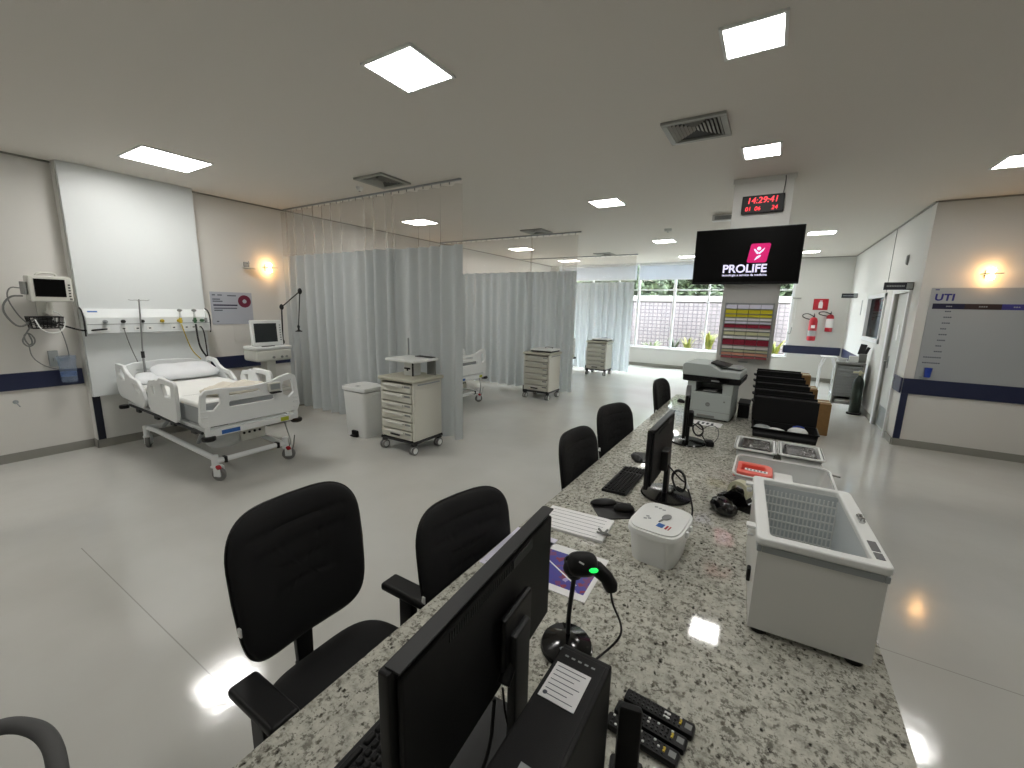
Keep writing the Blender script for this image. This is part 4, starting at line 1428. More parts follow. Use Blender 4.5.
# ------------------------------------------------------------------ keyboards, mice
def make_keyboard(label, loc, rz, group='black keyboards on the counter', L=.44, W=.145):
    t = thing('keyboard', label, 'keyboard', loc, rz, group)      # long side along Y, front (space bar) at -X
    MB().box((0, 0, .010), (W, L, .018), .006, rot=Ry(-.05)).build('body', 'black', t)
    m = MB()
    for r in range(6):
        x = W / 2 - .016 - r * (W - .03) / 5.4
        n = 19
        if r == 5:
            ys = [(-.19, .03), (-.155, .03), (-.04, .17), (.07, .03), (.105, .03)] + [(.14 + k * .022, .017) for k in range(3)]
        else:
            ys = [(-L / 2 + .02 + k * (L - .04) / (n - 1), .017) for k in range(n) if k not in (14,)]
        for (y, wy) in ys:
            m.box((x, y, .021 + x * .05), (.016, wy, .010), .003, seg=1)
    m.build('keys', 'blackmatte', t)
    return t
make_keyboard('black keyboard under the nearest monitor, partly in view', (-.66, .475, HC), .03)
make_keyboard('black keyboard on the seat side of monitor beyond the tub', (-.665, 2.46, HC), -.02)
make_keyboard('black keyboard between the second and the edge-on monitor', (-.66, 3.45, HC), .06)
def mouse(label, loc, rz):
    t = thing('computer_mouse', label, 'mouse', loc, rz, 'black computer mice')
    MB().sph((0, 0, .006), .05, 20, (.62, 1.1, .62)).build('shell', 'black', t)
    MB().box((0, .025, .036), (.008, .02, .010), .003).build('scroll_wheel', 'midgrey', t)
    return t
def mousepad(label, loc, rz):
    t = thing('mouse_pad', label, 'mouse pad', loc, rz, 'black mouse pads')
    m = MB().prism(rpoly([(-.10, -.10), (.09, -.10), (.09, .11), (-.06, .11), (-.10, .05)], .03), .006)
    m.build('mat', 'black', t)
    MB().sph((-.075, -.03, .012), .05, 18, (.7, 1.5, .4)).build('wrist_rest', 'black', t)
    return t
mousepad('black mouse pad with raised wrist rest left of the tub', (-.60, 2.04, HC), -.9)
mouse('black mouse on the pad beside the white tub', (-.555, 2.07, HC + .0065), -1.1)
mousepad('black round-edged mouse pad showing at foot of monitor beyond tub', (-.66, 2.95, HC), .5)
mouse('black mouse far along the counter edge near the printer', (-.80, 5.10, HC), .9)

# ------------------------------------------------------------------ papers
def paper(name, label, c, L, W, rz, m='paper', lines=0, cat='paper', t_=.003):
    t = thing(name, label, cat, (c[0], c[1], HC + .0004), rz)
    MB().b2p(-L / 2, L / 2, -W / 2, W / 2, 0, t_).build('sheet', m, t)
    if lines:
        g = MB()
        for k in range(lines):
            y = W / 2 - .03 - k * (W - .05) / max(1, lines - 1)
            g.b2p(-L / 2 + .02, L / 2 - .03, y - .0008, y + .0008, t_, t_ + .0006)
        g.build('ruled_lines', 'ink', t)
    return t
p = paper('paper_form', 'white forms under a small clip left of white tub', (-.715, 1.80), .33, .215, math.radians(4), 'paper', 6, t_=.012)
m = MB().tube([(.14, -.045, .013), (.165, -.055, .026), (.18, -.05, .014)], .006, 6, 1)
for q in range(5):
    m.tube([(.155, -.05, .014), (.155 + .035 * math.cos(q * 1.3), -.05 + .035 * math.sin(q * 1.3), .018 + .004 * q)], .005, 6)
m = m.build('metal_clip', 'midgrey')
m.location = (-.715, 1.80, HC + .0015); m.rotation_euler = (0, 0, math.radians(4))
tag(m, 'small grey metal clip on the corner of white forms', 'clip')
paper('paper_sheet', 'white paper sheet at counter edge behind nearest monitor', (-.825, 1.45), .21, .33, 0.02, 'paperlilac', 3)
p = paper('colour_leaflet', 'purple and blue printed leaflet lying under the barcode scanner', (-.635, 1.435), .335, .30, math.radians(2), 'paper')
m = MB().b2p(-.155, .15, -.115, .10, .003, .0036); m.build('print', 'print', p)
m = MB().box((-.02, 0, .0042), (.30, .006, .0006), rot=Rz(-.55)); m.build('white_line', 'paper', p)
paper('barcode_sheet', 'white sheet with black marks lying in front of printer', (-.44, 4.24), .30, .16, -.05)
m = MB()
for k in range(4):
    m.b2p(-.06 + k * .04, -.04 + k * .04, -.04, .03, .0034, .004)
m.build('marks', 'inkdark', bpy.data.objects['barcode_sheet'])

# ------------------------------------------------------------------ barcode scanner on its stand
t = thing('scanner_stand', 'black scanner stand with round weighted base and thin rod', 'stand', (-.435, 1.075, HC))
MB().lathe([(0, 0), (.078, 0), (.082, .006), (.078, .016), (.04, .030), (.02, .034), (0, .034)], (0, 0, 0), 32, Rz(.4) @ Matrix.Diagonal((1, 1.1, 1, 1))).build('base', 'blackgloss', t)
MB().box((.012, -.038, .028), (.03, .018, .002), rot=Rz(.9) @ Rx(.25)).build('label', 'silver', t, label='small grey label')
MB().tube([(-.005, .02, .03), (-.008, .025, .10), (0, .028, .20), (.005, .022, .245)], .0075, 10, 2).build('rod', 'black', t)
MB().lathe([(.022, 0), (.030, .02), (.034, .05), (.030, .05), (.024, .01), (0, .01)], (.005, .02, .240), 20).build('cradle', 'black', t)
sb = Vector((-.400, 1.078, HC + .300))
t = thing('barcode_scanner', 'black handheld barcode scanner with green light on its stand', 'scanner', sb)
rt = Vector((.853, .522, 0)); tw = Vector((.40, -.66, .63)).normalized()      # along the head, and the head's upper side
ax2 = tw.cross(rt).normalized(); tw = rt.cross(ax2)
Bs = basis((0, 0, 0), rt, ax2, tw)
m = MB()
def head_fn(u, v):
    x, y = superell(.046, .036, 2.8)(2 * PI * u)
    q = [(.05, -.030), (.55, -.030), (.86, -.022), (1.0, -.004), (1.0, .006), (.90, .018), (.70, .024), (.35, .027), (.02, .028)]
    k = v * (len(q) - 1); i = min(int(k), len(q) - 2); f = k - i
    r = q[i][0] * (1 - f) + q[i + 1][0] * f; z = q[i][1] * (1 - f) + q[i + 1][1] * f
    return Bs @ Vector((x * r, y * r, z))
m.grid(32, 24, head_fn, True)
m.tube([rt * .012 - tw * .006, rt * .045 + Vector((0, 0, -.014)), rt * .072 + Vector((.004, -.006, -.036)), rt * .086 + Vector((.006, -.010, -.060)), rt * .090 + Vector((.006, -.012, -.074))], [.024, .023, .021, .022, .018], 14, 0)
m.build('body', 'black', t)
MB().sph(-rt * .030 - tw * .012 - ax2 * .010, .026, 18, (1, 1, .9)).build('scan_nose', 'blackmatte', t)
MB().sph(rt * .026 - ax2 * .018 + tw * .019, .016, 16, (1.1, .5, .5), Bs.to_3x3().to_4x4()).build('status_light', 'ledgreen', t)
MB().box(-rt * .006 + tw * .0275, (.016, .005, .002), .0008, rot=Bs.to_3x3().to_4x4() @ Rz(-.5)).build('white_mark', 'white', t)
MB().sph(rt * .05 + Vector((0, 0, -.036)), .011, 12, (1.0, .8, .9)).build('trigger', 'darkgrey', t)
tail = sb + rt * .090 + Vector((.006, -.012, -.086))
cable('black scanner cable curving down from scanner to computer tower', [tail, (-.305, 1.09, .95), (-.283, 1.125, .87), (-.288, 1.155, .80), (-.318, 1.13, .757), (-.345, 1.06, .7555), (-.36, .95, .7555), (-.35, .87, .7555)], .0035)

# ------------------------------------------------------------------ computer tower
t = thing('computer_tower', 'small black computer tower with white label on top', 'computer', (-.264, .60, HC), 0)
MB().box((0, 0, .152), (.115, .34, .296), .008).build('case', 'blackmatte', t)
MB().box((0, .174, .152), (.112, .012, .290), .004).build('front_bezel', 'black', t)
m = MB().b2p(-.046, .030, .03, .122, .3001, .3012)
o = m.build('paper_label', 'paper', t, label='white printed label on the tower top')
m = MB()
for k in range(7):
    m.b2p(-.040, .022 - (k % 3) * .008, .112 - k * .012, .1135 - k * .012, .3012, .3016)
m.sph((-.036, .042, .3013), .005, 8, (1, 1, .1))
m.build('label_print', 'ink', o)
m = MB()
for k in range(5):
    m.box((-.035 + k * .015, .146, .3003), (.008, .004, .0008))
m.build('maker_lettering', 'silver', t)
MB().b2p(-.01, .03, -.13, -.095, .3001, .3012).build('hologram_label', 'silver', t)
MB().box((.045, 0, .3006), (.003, .33, .001)).build('seam', 'black', t)

# ------------------------------------------------------------------ remote controls + upright handset
def remote(label, c, rz, n):
    t = thing('remote_control', label, 'remote control', (c[0], c[1], HC + .0005), rz, 'black remote controls side by side')
    L, W = .178, .040
    MB().box((0, 0, .011), (L, W, .021), .007).build('body', 'black', t)
    rnd = random.Random(n)
    m = MB(); m.use('midgrey'); 
    for i in range(12):
        for j in range(3):
            x = -L / 2 + .016 + i * .0115; y = -.011 + j * .011
            m.use('white' if rnd.random() < (.16 if n else .08) else 'darkgrey')
            m.box((x, y, .0225), (.006, .006, .004), .0015, seg=1)
    m.use('white')
    if n == 0:
        m.box((.022, .004, .0225), (.016, .007, .004), .0015); m.box((.022, -.008, .0225), (.016, .006, .004), .0015)
    m.use('yellow'); m.box((.055, .0, .0225), (.006, .014, .004), .0015)
    m.build('buttons', None, t)
    MB().b2p(.066, .082, -.008, .008, .0215, .0222).build('brand_print', 'midgrey', t)
    return t
rzr = math.radians(-4)
remote('black remote control farthest from tower, two pairs of white buttons', (-.137, .995), rzr, 0)
remote('black remote control in the middle of the three by the tower', (-.148, .948), rzr, 1)
remote('black remote control of the three closest to the picture bottom', (-.158, .903), rzr, 2)
t = thing('cordless_handset', 'black upright handset standing over the remote controls by tower', 'handset', (-.165, .795, HC), math.radians(12))
m = MB().box((0, 0, .010), (.075, .09, .018), .008).build('charging_base', 'black', t)
MB().box((.0, .012, .095), (.052, .026, .165), .010, rot=Rx(-.22)).build('body', 'blackmatte', t)
MB().box((.0, .0275, .105), (.044, .002, .12), .001, rot=Rx(-.22)).build('face_plate', 'blackgloss', t)

# ------------------------------------------------------------------ white tub with lid
t = thing('lidded_tub', 'white square plastic tub with lid and grey spoon-shaped tab', 'tub', (-.314, 1.785, HC), math.radians(-5))
m = MB()
def tb(u, v):
    x, y = superell(.092 + .014 * v, .124 + .017 * v, 4.2)(2 * PI * u)
    return (x, y, .001 + .128 * v)
m.grid(56, 8, tb, True)
m.prism([superell(.092, .124, 4.2)(2 * PI * k / 56) for k in range(56)], .004)
m.build('body', 'white', t)
m = MB()
m.prism([superell(.113, .150, 4.2)(2 * PI * k / 56) for k in range(56)], .028, Tr(0, 0, .126), .006)
m.prism([superell(.103, .139, 4.2)(2 * PI * k / 56) for k in range(56)], .008, Tr(0, 0, .152), .003)
lid = m.build('lid', 'white', t)
MB().sph((.020, .012, .164), .020, 16, (.85, 1.5, .35), Rz(-.25)).build('scoop', 'midgrey', t)
MB().tube([(.012, -.015, .163), (.004, -.042, .161)], .004, 8).build('scoop_handle', 'midgrey', t)
m = MB().use('labelblue'); m.box((.018, -.068, .1602), (.028, .034, .001), rot=Rz(-.1))
m.use('red'); m.box((.044, -.071, .1602), (.008, .034, .001), rot=Rz(-.1)); m.box((.056, -.0725, .1602), (.005, .034, .001), rot=Rz(-.1))
m.build('logo_print', None, lid, label='small blue and red print')
m = MB()
for (x, y) in ((-.05, .09), (-.03, .085), (-.012, .08), (-.052, -.02), (-.04, -.035), (-.055, -.045)):
    m.box((x, y, .1602), (.014, .012, .0008), rot=Rz(.4))
m.build('recycle_marks', 'silver', lid)
for y in (.03, -.03):
    MB().box((.117, y, .136), (.014, .022, .026), .005).build('clip', 'white', lid)

# ------------------------------------------------------------------ small white chest freezer (open)
FX, FY = .191, 1.762
t = thing('chest_freezer', 'small white open-topped chest freezer standing on the granite counter', 'freezer', (FX, FY, HC), .053)
hw, hl, hz = .162, .286, .345
m = MB()
th = .024
def tap(z): return 1.0
for (x0, x1, y0, y1) in ((-hw, -hw + th, -hl, hl), (hw - th, hw, -hl, hl), (-hw + th, hw - th, -hl, -hl + th), (-hw + th, hw - th, hl - th, hl)):
    m.b2p(x0, x1, y0, y1, .02, hz - .02)
m.b2p(-hw + th, hw - th, -hl + th, hl - th, .02, .05)
for v in m.bm.verts:
    v.co.x *= tap(v.co.z) if True else 1
m.build('cabinet', 'freezer', t)
m = MB()
outer = rrect(-hw - .003, hw + .003, -hl - .003, hl + .003, .018)
inner = rrect(-hw + .026, hw - .030, -hl + .024, hl - .016, .020)
m.holed(outer, [inner], .024, Tr(0, 0, hz - .012), .006)
m.build('rim', 'white', t)
m = MB().b2p(-hw - .004, hw + .004, -hl - .004, hl + .004, hz - .042, hz - .032)
# only a band: cut the middle by building four strips instead
m.bm.clear()
for (x0, x1, y0, y1) in ((-hw - .004, -hw + .01, -hl - .004, hl + .004), (hw - .01, hw + .004, -hl - .004, hl + .004), (-hw + .01, hw - .01, -hl - .004, -hl + .01), (-hw + .01, hw - .01, hl - .01, hl + .004)):
    m.b2p(x0, x1, y0, y1, hz - .05, hz - .028, .003)
m.build('rim_band', 'silver', t)
# moulded basket liner with a grid of small windows
m = MB()
xi0, xi1, yi0, yi1 = -hw + .030, hw - .033, -hl + .030, hl - .030
for k in range(19):
    x = xi0 + (xi1 - xi0) * k / 18
    m.b2p(x - .0025, x + .0025, yi1 - .003, yi1 + .001, .07, hz - .04)
for k in range(26):
    y = yi0 + (yi1 - yi0) * k / 25
    m.b2p(xi0 - .001, xi0 + .003, y - .0025, y + .0025, .07, hz - .04)
    pass
for z in (.07, .105, .14, .175, .21, .245, .28):
    m.b2p(xi0, xi1, yi1 - .004, yi1 + .001, z - .003, z + .003)
    m.b2p(xi0 - .001, xi0 + .004, yi0, yi1, z - .003, z + .003)
for k in range(12):
    y = yi0 + (yi1 - yi0) * k / 11
    m.b2p(xi0, xi1, y - .002, y + .002, .068, .074)
m.build('wire_basket', 'white', t)
m = MB()
m.b2p(xi0 - .003, xi0 - .001, yi0, yi1, .05, hz - .02).b2p(xi1 + .001, xi1 + .003, yi0, yi1, .05, hz - .02)
m.b2p(xi0, xi1, yi1 + .001, yi1 + .003, .05, hz - .02).b2p(xi0, xi1, yi0 - .003, yi0 - .001, .05, hz - .02)
m.build('inner_liner', 'liner', t)
m = MB().b2p(hw - .026, hw - .004, -hl + .035, -hl + .075, hz, hz + .0015).b2p(hw - .026, hw - .004, -hl + .085, -hl + .15, hz, hz + .0015)
m.build('control_panel', 'greylabel', t)
m = MB().box((hw - .012, .02, hz + .006), (.018, .055, .012), .004).cyl((hw - .012, .0, hz), (hw - .012, .0, hz + .018), .008).cyl((hw - .012, .035, hz), (hw - .012, .035, hz + .016), .007)
m.build('latch', 'chrome', t)
for y in (-.20, .20):
    m = MB().box((-hw - .022, y, hz - .008), (.028, .035, .012), .004).box((-hw - .020, y, hz - .034), (.020, .030, .014), .004)
    m.build('hinge', 'white', t)
m = MB().box((-hw - .006, -.13, .12), (.012, .03, .05), .004); m.build('cable_outlet', 'black', t)
for sx in (-1, 1):
    for sy in (-1, 1):
        MB().cyl((sx * (hw - .035), sy * (hl - .03), 0), (sx * (hw - .035), sy * (hl - .03), .022), .024, seg=16).build('foot', 'black', t)

# ------------------------------------------------------------------ tape dispenser, black pouch
t = thing('tape_dispenser', 'black tape dispenser with roll of clear tape behind freezer', 'tape dispenser', (-.045, 2.46, HC), math.radians(-22))
m = MB().prism(rpoly([(-.10, 0), (.10, 0), (.105, .045), (.06, .05), (.03, .10), (-.03, .105), (-.07, .06), (-.105, .05)], .015), .062, basis((0, .031, 0), (1, 0, 0), (0, 0, 1), (0, -1, 0)), .004)
m.build('body', 'blackgloss', t)
MB().box((.10, 0, .05), (.008, .06, .012), .002).build('cutter', 'steel', t)
Mt = basis((.0, 0, .10), (1, 0, 0), (0, 0, 1), (0, -1, 0))
MB().holed([(.055 * math.cos(a * PI / 18), .055 * math.sin(a * PI / 18)) for a in range(36)], [[(.036 * math.cos(a * PI / 12), .036 * math.sin(a * PI / 12)) for a in range(24)]], .05, Mt, .001).build('tape_roll', 'tape', t)
t = thing('black_pouch', 'small glossy black pouch beside the tape dispenser', 'pouch', (-.105, 2.36, HC), .4)
m = MB()
def po(u, v):
    a = 2 * PI * u
    n_ = 1 + .18 * mnoise.noise(Vector((math.cos(a) * 2, math.sin(a) * 2, v * 3)))
    return (.062 * n_ * math.cos(a) * math.sin(PI * v) ** .6, .085 * n_ * math.sin(a) * math.sin(PI * v) ** .6, .036 - .036 * math.cos(PI * v))
m.grid(36, 16, po, True); m.build('bag', 'blackgloss', t)

# ------------------------------------------------------------------ clear bin with coral tray
def tray(t, name, m_, x0, x1, y0, y1, h, r, th=.006, flare=.03, lip=.010):
    m = MB()
    N = 12
    def ol(k, s):
        return rrect(x0 - s, x1 + s, y0 - s, y1 + s, max(.002, r + s), N)
    a = ol(0, -flare); b = ol(0, 0)
    n = len(a)
    b2 = m.bm
    R = []
    for pts, z in ((a, 0.0), (b, h), (ol(0, lip), h), (ol(0, lip), h - .008), ):
        R.append([b2.verts.new((p[0], p[1], z)) for p in pts])
    ai = ol(0, -flare - th); bi = ol(0, -th)
    Ri = [[b2.verts.new((p[0], p[1], z)) for p in pts] for pts, z in ((ai, th), (bi, h))]
    for A, B in ((R[0], R[1]), (R[2], R[3])):
        for k in range(n):
            b2.faces.new((A[k], A[(k + 1) % n], B[(k + 1) % n], B[k]))
    for k in range(n):
        k2 = (k + 1) % n
        b2.faces.new((R[1][k], R[1][k2], R[2][k2], R[2][k]))
        b2.faces.new((Ri[0][k2], Ri[0][k], Ri[1][k], Ri[1][k2]))
        b2.faces.new((Ri[1][k2], Ri[1][k], R[1][k], R[1][k2]))
    b2.faces.new(R[0][::-1]); b2.faces.new(Ri[0])
    return m.build(name, m_, t, angle=60)
t = thing('clear_bin', 'clear plastic bin holding a coral tray, beyond the freezer', 'bin', (.15, 2.86, HC), 0)
tray(t, 'body', 'clear', -.24, .24, -.20, .20, .115, .06)
MB().tube([(p[0], p[1], .117) for p in rrect(-.247, .247, -.207, .207, .066, 8)], .006, 8, closed=True).build('rim', 'white', t)
t = thing('coral_tray', 'coral red plastic tray lying inside the clear bin', 'tray', (.0, 2.87, HC + .0075), 0)
MB().b2p(-.07, .075, -.08, .08, .001, .05, .01).build('foot_block', 'white', t)
m = MB()
out = rrect(-.095, .10, -.10, .10, .05)
m.holed(out, [rrect(-.068, .073, -.074, .074, .035)], .045, Tr(0, 0, .074), .008)
m.prism(rrect(-.085, .09, -.09, .09, .045), .006, Tr(0, 0, .051))
m.build('body', 'coral', t)
m = MB().use('paper'); m.box((.02, -.05, .099), (.12, .035, .003), .001, rot=Rz(-.06)); 
m.use('ink')
for k in range(6): m.box((-.025 + k * .018, -.048 - k * .001, .101), (.010, .016, .001))
m.build('label', None, t, label='white label with grey print')
o = MB().box((0, 0, .03), (.10, .20, .06), .01).build('white_carton', 'white', loc=(.165, 2.89, HC + .0075))
tag(o, 'small white carton lying next to coral tray in clear bin', 'carton')

def blackbox(label, x, y):
    t = thing('white_tray', label, 'tray', (x, y, HC), 0, 'white trays of black packs')
    tray(t, 'body', 'white', -.125, .125, -.17, .17, .085, .03, .014, .02, .010)
    return t
blackbox('white tray of black wrapped pack nearer the printer side', .0, 3.50)
blackbox('white tray of black wrapped pack at the counter outer edge', .275, 3.52)
for x, lab in ((.0, 'black plastic wrapped pack inside the tray nearer the printer side'), (.275, 'black plastic wrapped pack inside the tray at counter outer edge')):
    o = MB().box((0, 0, .040), (.19, .27, .08), .014, seg=3).build('wrapped_pack', 'blacksheet', loc=(x, 3.51, HC + .0065))
    tag(o, lab, 'pack', 'black wrapped packs')
o = MB().tube([(.02, 0, 0), (.09, -.035, .004)], .006, 8).build('pen', 'midgrey', loc=(.40, 3.33, HC + .008))
tag(o, 'dark pen sticking out over the counter edge by trays', 'pen')

# ------------------------------------------------------------------ row of black file bins
t = thing('file_bin', 'low black open bin holding white bags in front of bin row', 'bin', (.19, 4.18, HC), 0, 'black file bins')
tray(t, 'body', 'black', -.235, .235, -.14, .14, .085, .015, .006, .012, .006)
def bag(label, loc, s, seed, m_='white'):
    m = MB()
    def fn(u, v):
        a = 2 * PI * u
        n_ = 1 + .25 * mnoise.noise(Vector((math.cos(a) * 1.6 + seed, math.sin(a) * 1.6, v * 4)))
        return (s[0] * n_ * math.cos(a) * math.sin(PI * v) ** .7, s[1] * n_ * math.sin(a) * math.sin(PI * v) ** .7, s[2] * (1 - math.cos(PI * v)))
    m.grid(30, 14, fn, True)
    o = m.build('plastic_bag', m_, loc=loc)
    return tag(o, label, 'bag', 'bags in the low black bin')
bag('white plastic bag with blue band in the low black bin, outer side', (.29, 4.14, HC + .012), (.07, .065, .046), 3)
bag('flat white plastic bag in the low black bin, middle', (.13, 4.15, HC + .012), (.08, .065, .03), 5)
bag('flat grey-white plastic bag in the low black bin, printer side', (.03, 4.17, HC + .012), (.07, .06, .036), 8, 'silver')
o = MB().tube([(.25, 4.16, HC + .102), (.29, 4.17, HC + .114), (.33, 4.16, HC + .104)], .006, 8, 1).build('blue_tie', 'blue')
tag(o, 'blue tie on top of white bag in the low bin', 'tie')
labs = ['nearest of the five black upright file bins, broad plain front', 'second black upright file bin from the white trays', 'middle one of five black upright file bins', 'fourth black upright file bin from the white trays', 'black upright file bin closest to the column, highest of row']
for k in range(5):
    hgt = .30 + .035 * k
    x0, x1 = -.055 - .006 * k, .425 - .026 * k
    y = 4.42 + .205 * k
    t = thing('file_bin', labs[k], 'bin', ((x0 + x1) / 2, y, HC), 0, 'black file bins')
    h = (x1 - x0) / 2
    m = MB()
    d = .100
    m.b2p(-h, h, -d, -d + .008, 0, hgt, .003).b2p(-h, h, d - .008, d, 0, hgt, .003)
    m.b2p(-h, -h + .008, -d + .008, d - .008, 0, hgt - .02, .003).b2p(h - .008, h, -d + .008, d - .008, 0, hgt - .02, .003)
    m.b2p(-h, h, -d, d, 0, .008)
    m.build('body', 'blackmatte', t)
    MB().box((0, -d - .0, hgt - .002), (2 * h + .006, .012, .008), .003).build('rim', 'blackmatte', t)
    MB().box((0, .004, hgt * .5), (2 * h - .02, 2 * d - .03, hgt - .03), .004).build('file_block', 'blackmatte', t)
    MB().tube([(-h, -.05, hgt - .06), (-h - .02, -.05, hgt - .05), (-h - .02, .04, hgt - .05), (-h, .04, hgt - .06)], .008, 6, 1).build('side_handle', 'darkgrey', t)
    for q in range(6):
        pass

# ------------------------------------------------------------------ printer
t = thing('laser_printer', 'grey office multifunction printer on the counter before the column', 'printer', (-.43, 4.62, HC), math.radians(-4))
MB().b2p(-.205, .205, -.22, .20, .012, .27, .018).build('body', 'printergrey', t)
MB().b2p(-.205, .205, -.215, .20, .27, .345, .008).b2p(-.19, .10, -.225, -.02, .275, .34, .004)
m = MB()
m.b2p(-.205, -.125, -.215, .20, .268, .37, .006).b2p(.115, .205, -.215, .20, .268, .37, .006).b2p(-.125, .115, .05, .20, .268, .37)
m.build('neck', 'printergrey', t)
MB().b2p(-.125, .115, -.19, .05, .270, .278).build('output_tray', 'darkgrey', t)
MB().b2p(-.06, .06, -.20, -.10, .279, .292, .004).build('paper_stop', 'midgrey', t)
m = MB().prism(rpoly([(-.25, .0), (.26, .0), (.27, .06), (-.255, .075)], .015), .46, basis((0, .22, .37), (1, 0, 0), (0, 0, 1), (0, -1, 0)), .012)
m.build('scanner_unit', 'black', t)
m = MB().prism(rpoly([(-.258, .0), (.262, .0), (.255, .06), (.08, .066), (-.02, .115), (-.235, .12), (-.258, .10)], .02), .47, basis((0, .22, .43), (1, 0, 0), (0, 0, 1), (0, -1, 0)), .012)
m.build('document_feeder', 'printergrey', t)
MB().box((.05, .02, .537), (.16, .30, .012), .004, rot=Ry(.20)).build('feeder_tray', 'darkgrey', t)
MB().box((.15, .02, .515), (.18, .26, .010), .003, rot=Ry(.05)).build('paper_support', 'silver', t)
MB().box((.12, -.252, .405), (.12, .012, .045), .004).build('control_panel', 'blackgloss', t)
MB().box((.05, -.2575, .395), (.07, .004, .012), .001).build('display', 'silver', t)
MB().lathe([(0, 0), (.021, 0), (.021, .003), (.015, .0035), (0, .0035)], (0, -.2205, .155), 24, Rx(PI / 2)).build('round_emblem', 'midgrey', t)
MB().text('hp', .024, basis((-.0, -.2245, .149), (1, 0, 0), (0, 0, 1), (0, -1, 0)), .0005, 'CENTER', .2).build('emblem_letters', 'silver', t)
MB().b2p(.135, .15, -.224, -.219, .19, .205, .002).build('power_button', 'midgrey', t)
MB().b2p(-.20, .20, -.2225, -.219, .085, .088).build('tray_seam', 'midgrey', t)
MB().b2p(-.09, .07, -.228, -.216, .028, .05, .004).build('tray_pull', 'midgrey', t)
for sx in (-1, 1):
    for y in (-.18, .16):
        MB().cyl((sx * .17, y, 0), (sx * .17, y, .014), .018, seg=12).build('foot', 'black', t)
t = thing('black_stationery_box', 'dark box in the shadow between printer and bin row', 'box', (-.145, 4.82, HC), 0)
MB().box((0, 0, .07), (.10, .25, .14), .008).build('body', 'black', t)
MB().box((0, 0, .143), (.106, .256, .022), .006).build('lid', 'darkgrey', t)

# ------------------------------------------------------------------ office chairs
def make_chair(label, loc, rz, group='black padded office chairs', arms=True):
    t = thing('office_chair', label, 'chair', loc, rz, group)      # faces local +X
    # star base
    m = MB().cyl((0, 0, .07), (0, 0, .13), .035, seg=18)
    for k in range(5):
        a = k * 2 * PI / 5 + .3
        m.tube([(0.02 * math.cos(a), .02 * math.sin(a), .115), (.17 * math.cos(a), .17 * math.sin(a), .105), (.29 * math.cos(a), .29 * math.sin(a), .075)], [.024, .02, .015], 8)
    b = m.build('star_base', 'black', t)
    for k in range(5):
        a = k * 2 * PI / 5 + .3
        c = Vector((.29 * math.cos(a), .29 * math.sin(a), .026))
        s = Vector((-math.sin(a), math.cos(a), 0))
        m = MB()
        for q in (-1, 1):
            m.cyl(c + s * (q * .016 - .009), c + s * (q * .016 + .009), .026, seg=14)
        m.cyl(c + Vector((0, 0, .01)), c + Vector((0, 0, .055)), .008)
        m.build('caster', 'black', b)
    MB().cyl((0, 0, .12), (0, 0, .26), .030).cyl((0, 0, .25), (0, 0, .40), .016).build('gas_lift', 'black', t)
    MB().box((-.02, 0, .405), (.22, .16, .035), .01).build('seat_mechanism', 'black', t)
    MB().cushion(superell(.245, .250, 3.4), .045, .045, Tr(.02, 0, .478), sag=lambda x, y: .012 * (abs(y) / .24) ** 2 - .02 * max(0, x / .235) ** 3).build('seat', 'fabric', t)
    # back bar
    m = MB().box((-.205, 0, .415), (.20, .075, .03), .01)
    m.prism(rpoly([(-.032, 0), (.032, 0), (.040, .34), (-.040, .34)], .01), .026, basis((-.305, 0, .41), (0, 1, 0), (-.02, 0, 1), (1, 0, .02)), .006)
    m.build('back_bar', 'black', t)
    # backrest, leans slightly backward
    def outl(a):
        x, y = superell(.250, .274, 4.8)(a)
        k = .94 + .06 * min(1, max(0, (y + .285) / .30))
        if y > .12: k *= 1 - .10 * ((y - .12) / .165) ** 2
        return x * k, y
    tilt = .13
    Mb = basis((-.285, 0, .843), (0, 1, 0), (-math.sin(tilt), 0, math.cos(tilt)), (math.cos(tilt), 0, math.sin(tilt)))
    gr = lambda x, y: (-.007 * (max(0, math.cos(2 * PI * (y - .03) / .075)) ** 6) if -.08 < y < .23 and abs(x) < .19 else 0)
    MB().cushion(outl, .038, .030, Mb, n=72, rings=26, groove=gr, sag=lambda x, y: .05 * (x / .25) ** 2).build('backrest', 'fabric', t)
    m = MB()
    MB().tube([Mb @ Vector((outl(2 * PI * k / 60)[0] * 1.003, outl(2 * PI * k / 60)[1] * 1.003, .05 * (outl(2 * PI * k / 60)[0] / .25) ** 2 - .004)) for k in range(60)], .006, 6, closed=True).build('piping', 'black', t)
    MB().box(Mb @ Vector((-.247, -.10, .05)), (.02, .006, .032), .001).build('care_tag', 'white', t)
    if arms:
        for s in (-1, 1):
            m = MB().box((-.012, s * .292, .648), (.245, .088, .036), .014, seg=3)
            a = m.build('armrest', 'black', t)
            m = MB().box((-.02, s * .296, .535), (.075, .036, .215), .008)
            m.box((-.02, s * .20, .428), (.07, .21, .022), .006)
            m.build('arm_post', 'black', a)
    return t
ch = make_chair('nearest black office chair, whole backrest and seat in view', (-1.135, .805, 0), 0.0)
def low(*a):
    c = again(*a)
    c.scale = (1, 1, .89)
    return c
ch.scale = (1, 1, .985)
low(ch, 'second nearest black office chair pushed in under the granite counter', (-.765, 1.26, 0), -.21)
low(ch, 'black office chair in the middle, nearer of two overlapping backrests', (-.75, 2.50, 0), -.10)
low(ch, 'black office chair in the middle, farther of two overlapping backrests', (-.80, 3.34, 0), -.30)
low(ch, 'black office chair farthest away at the printer end', (-.76, 5.03, 0), -.12)

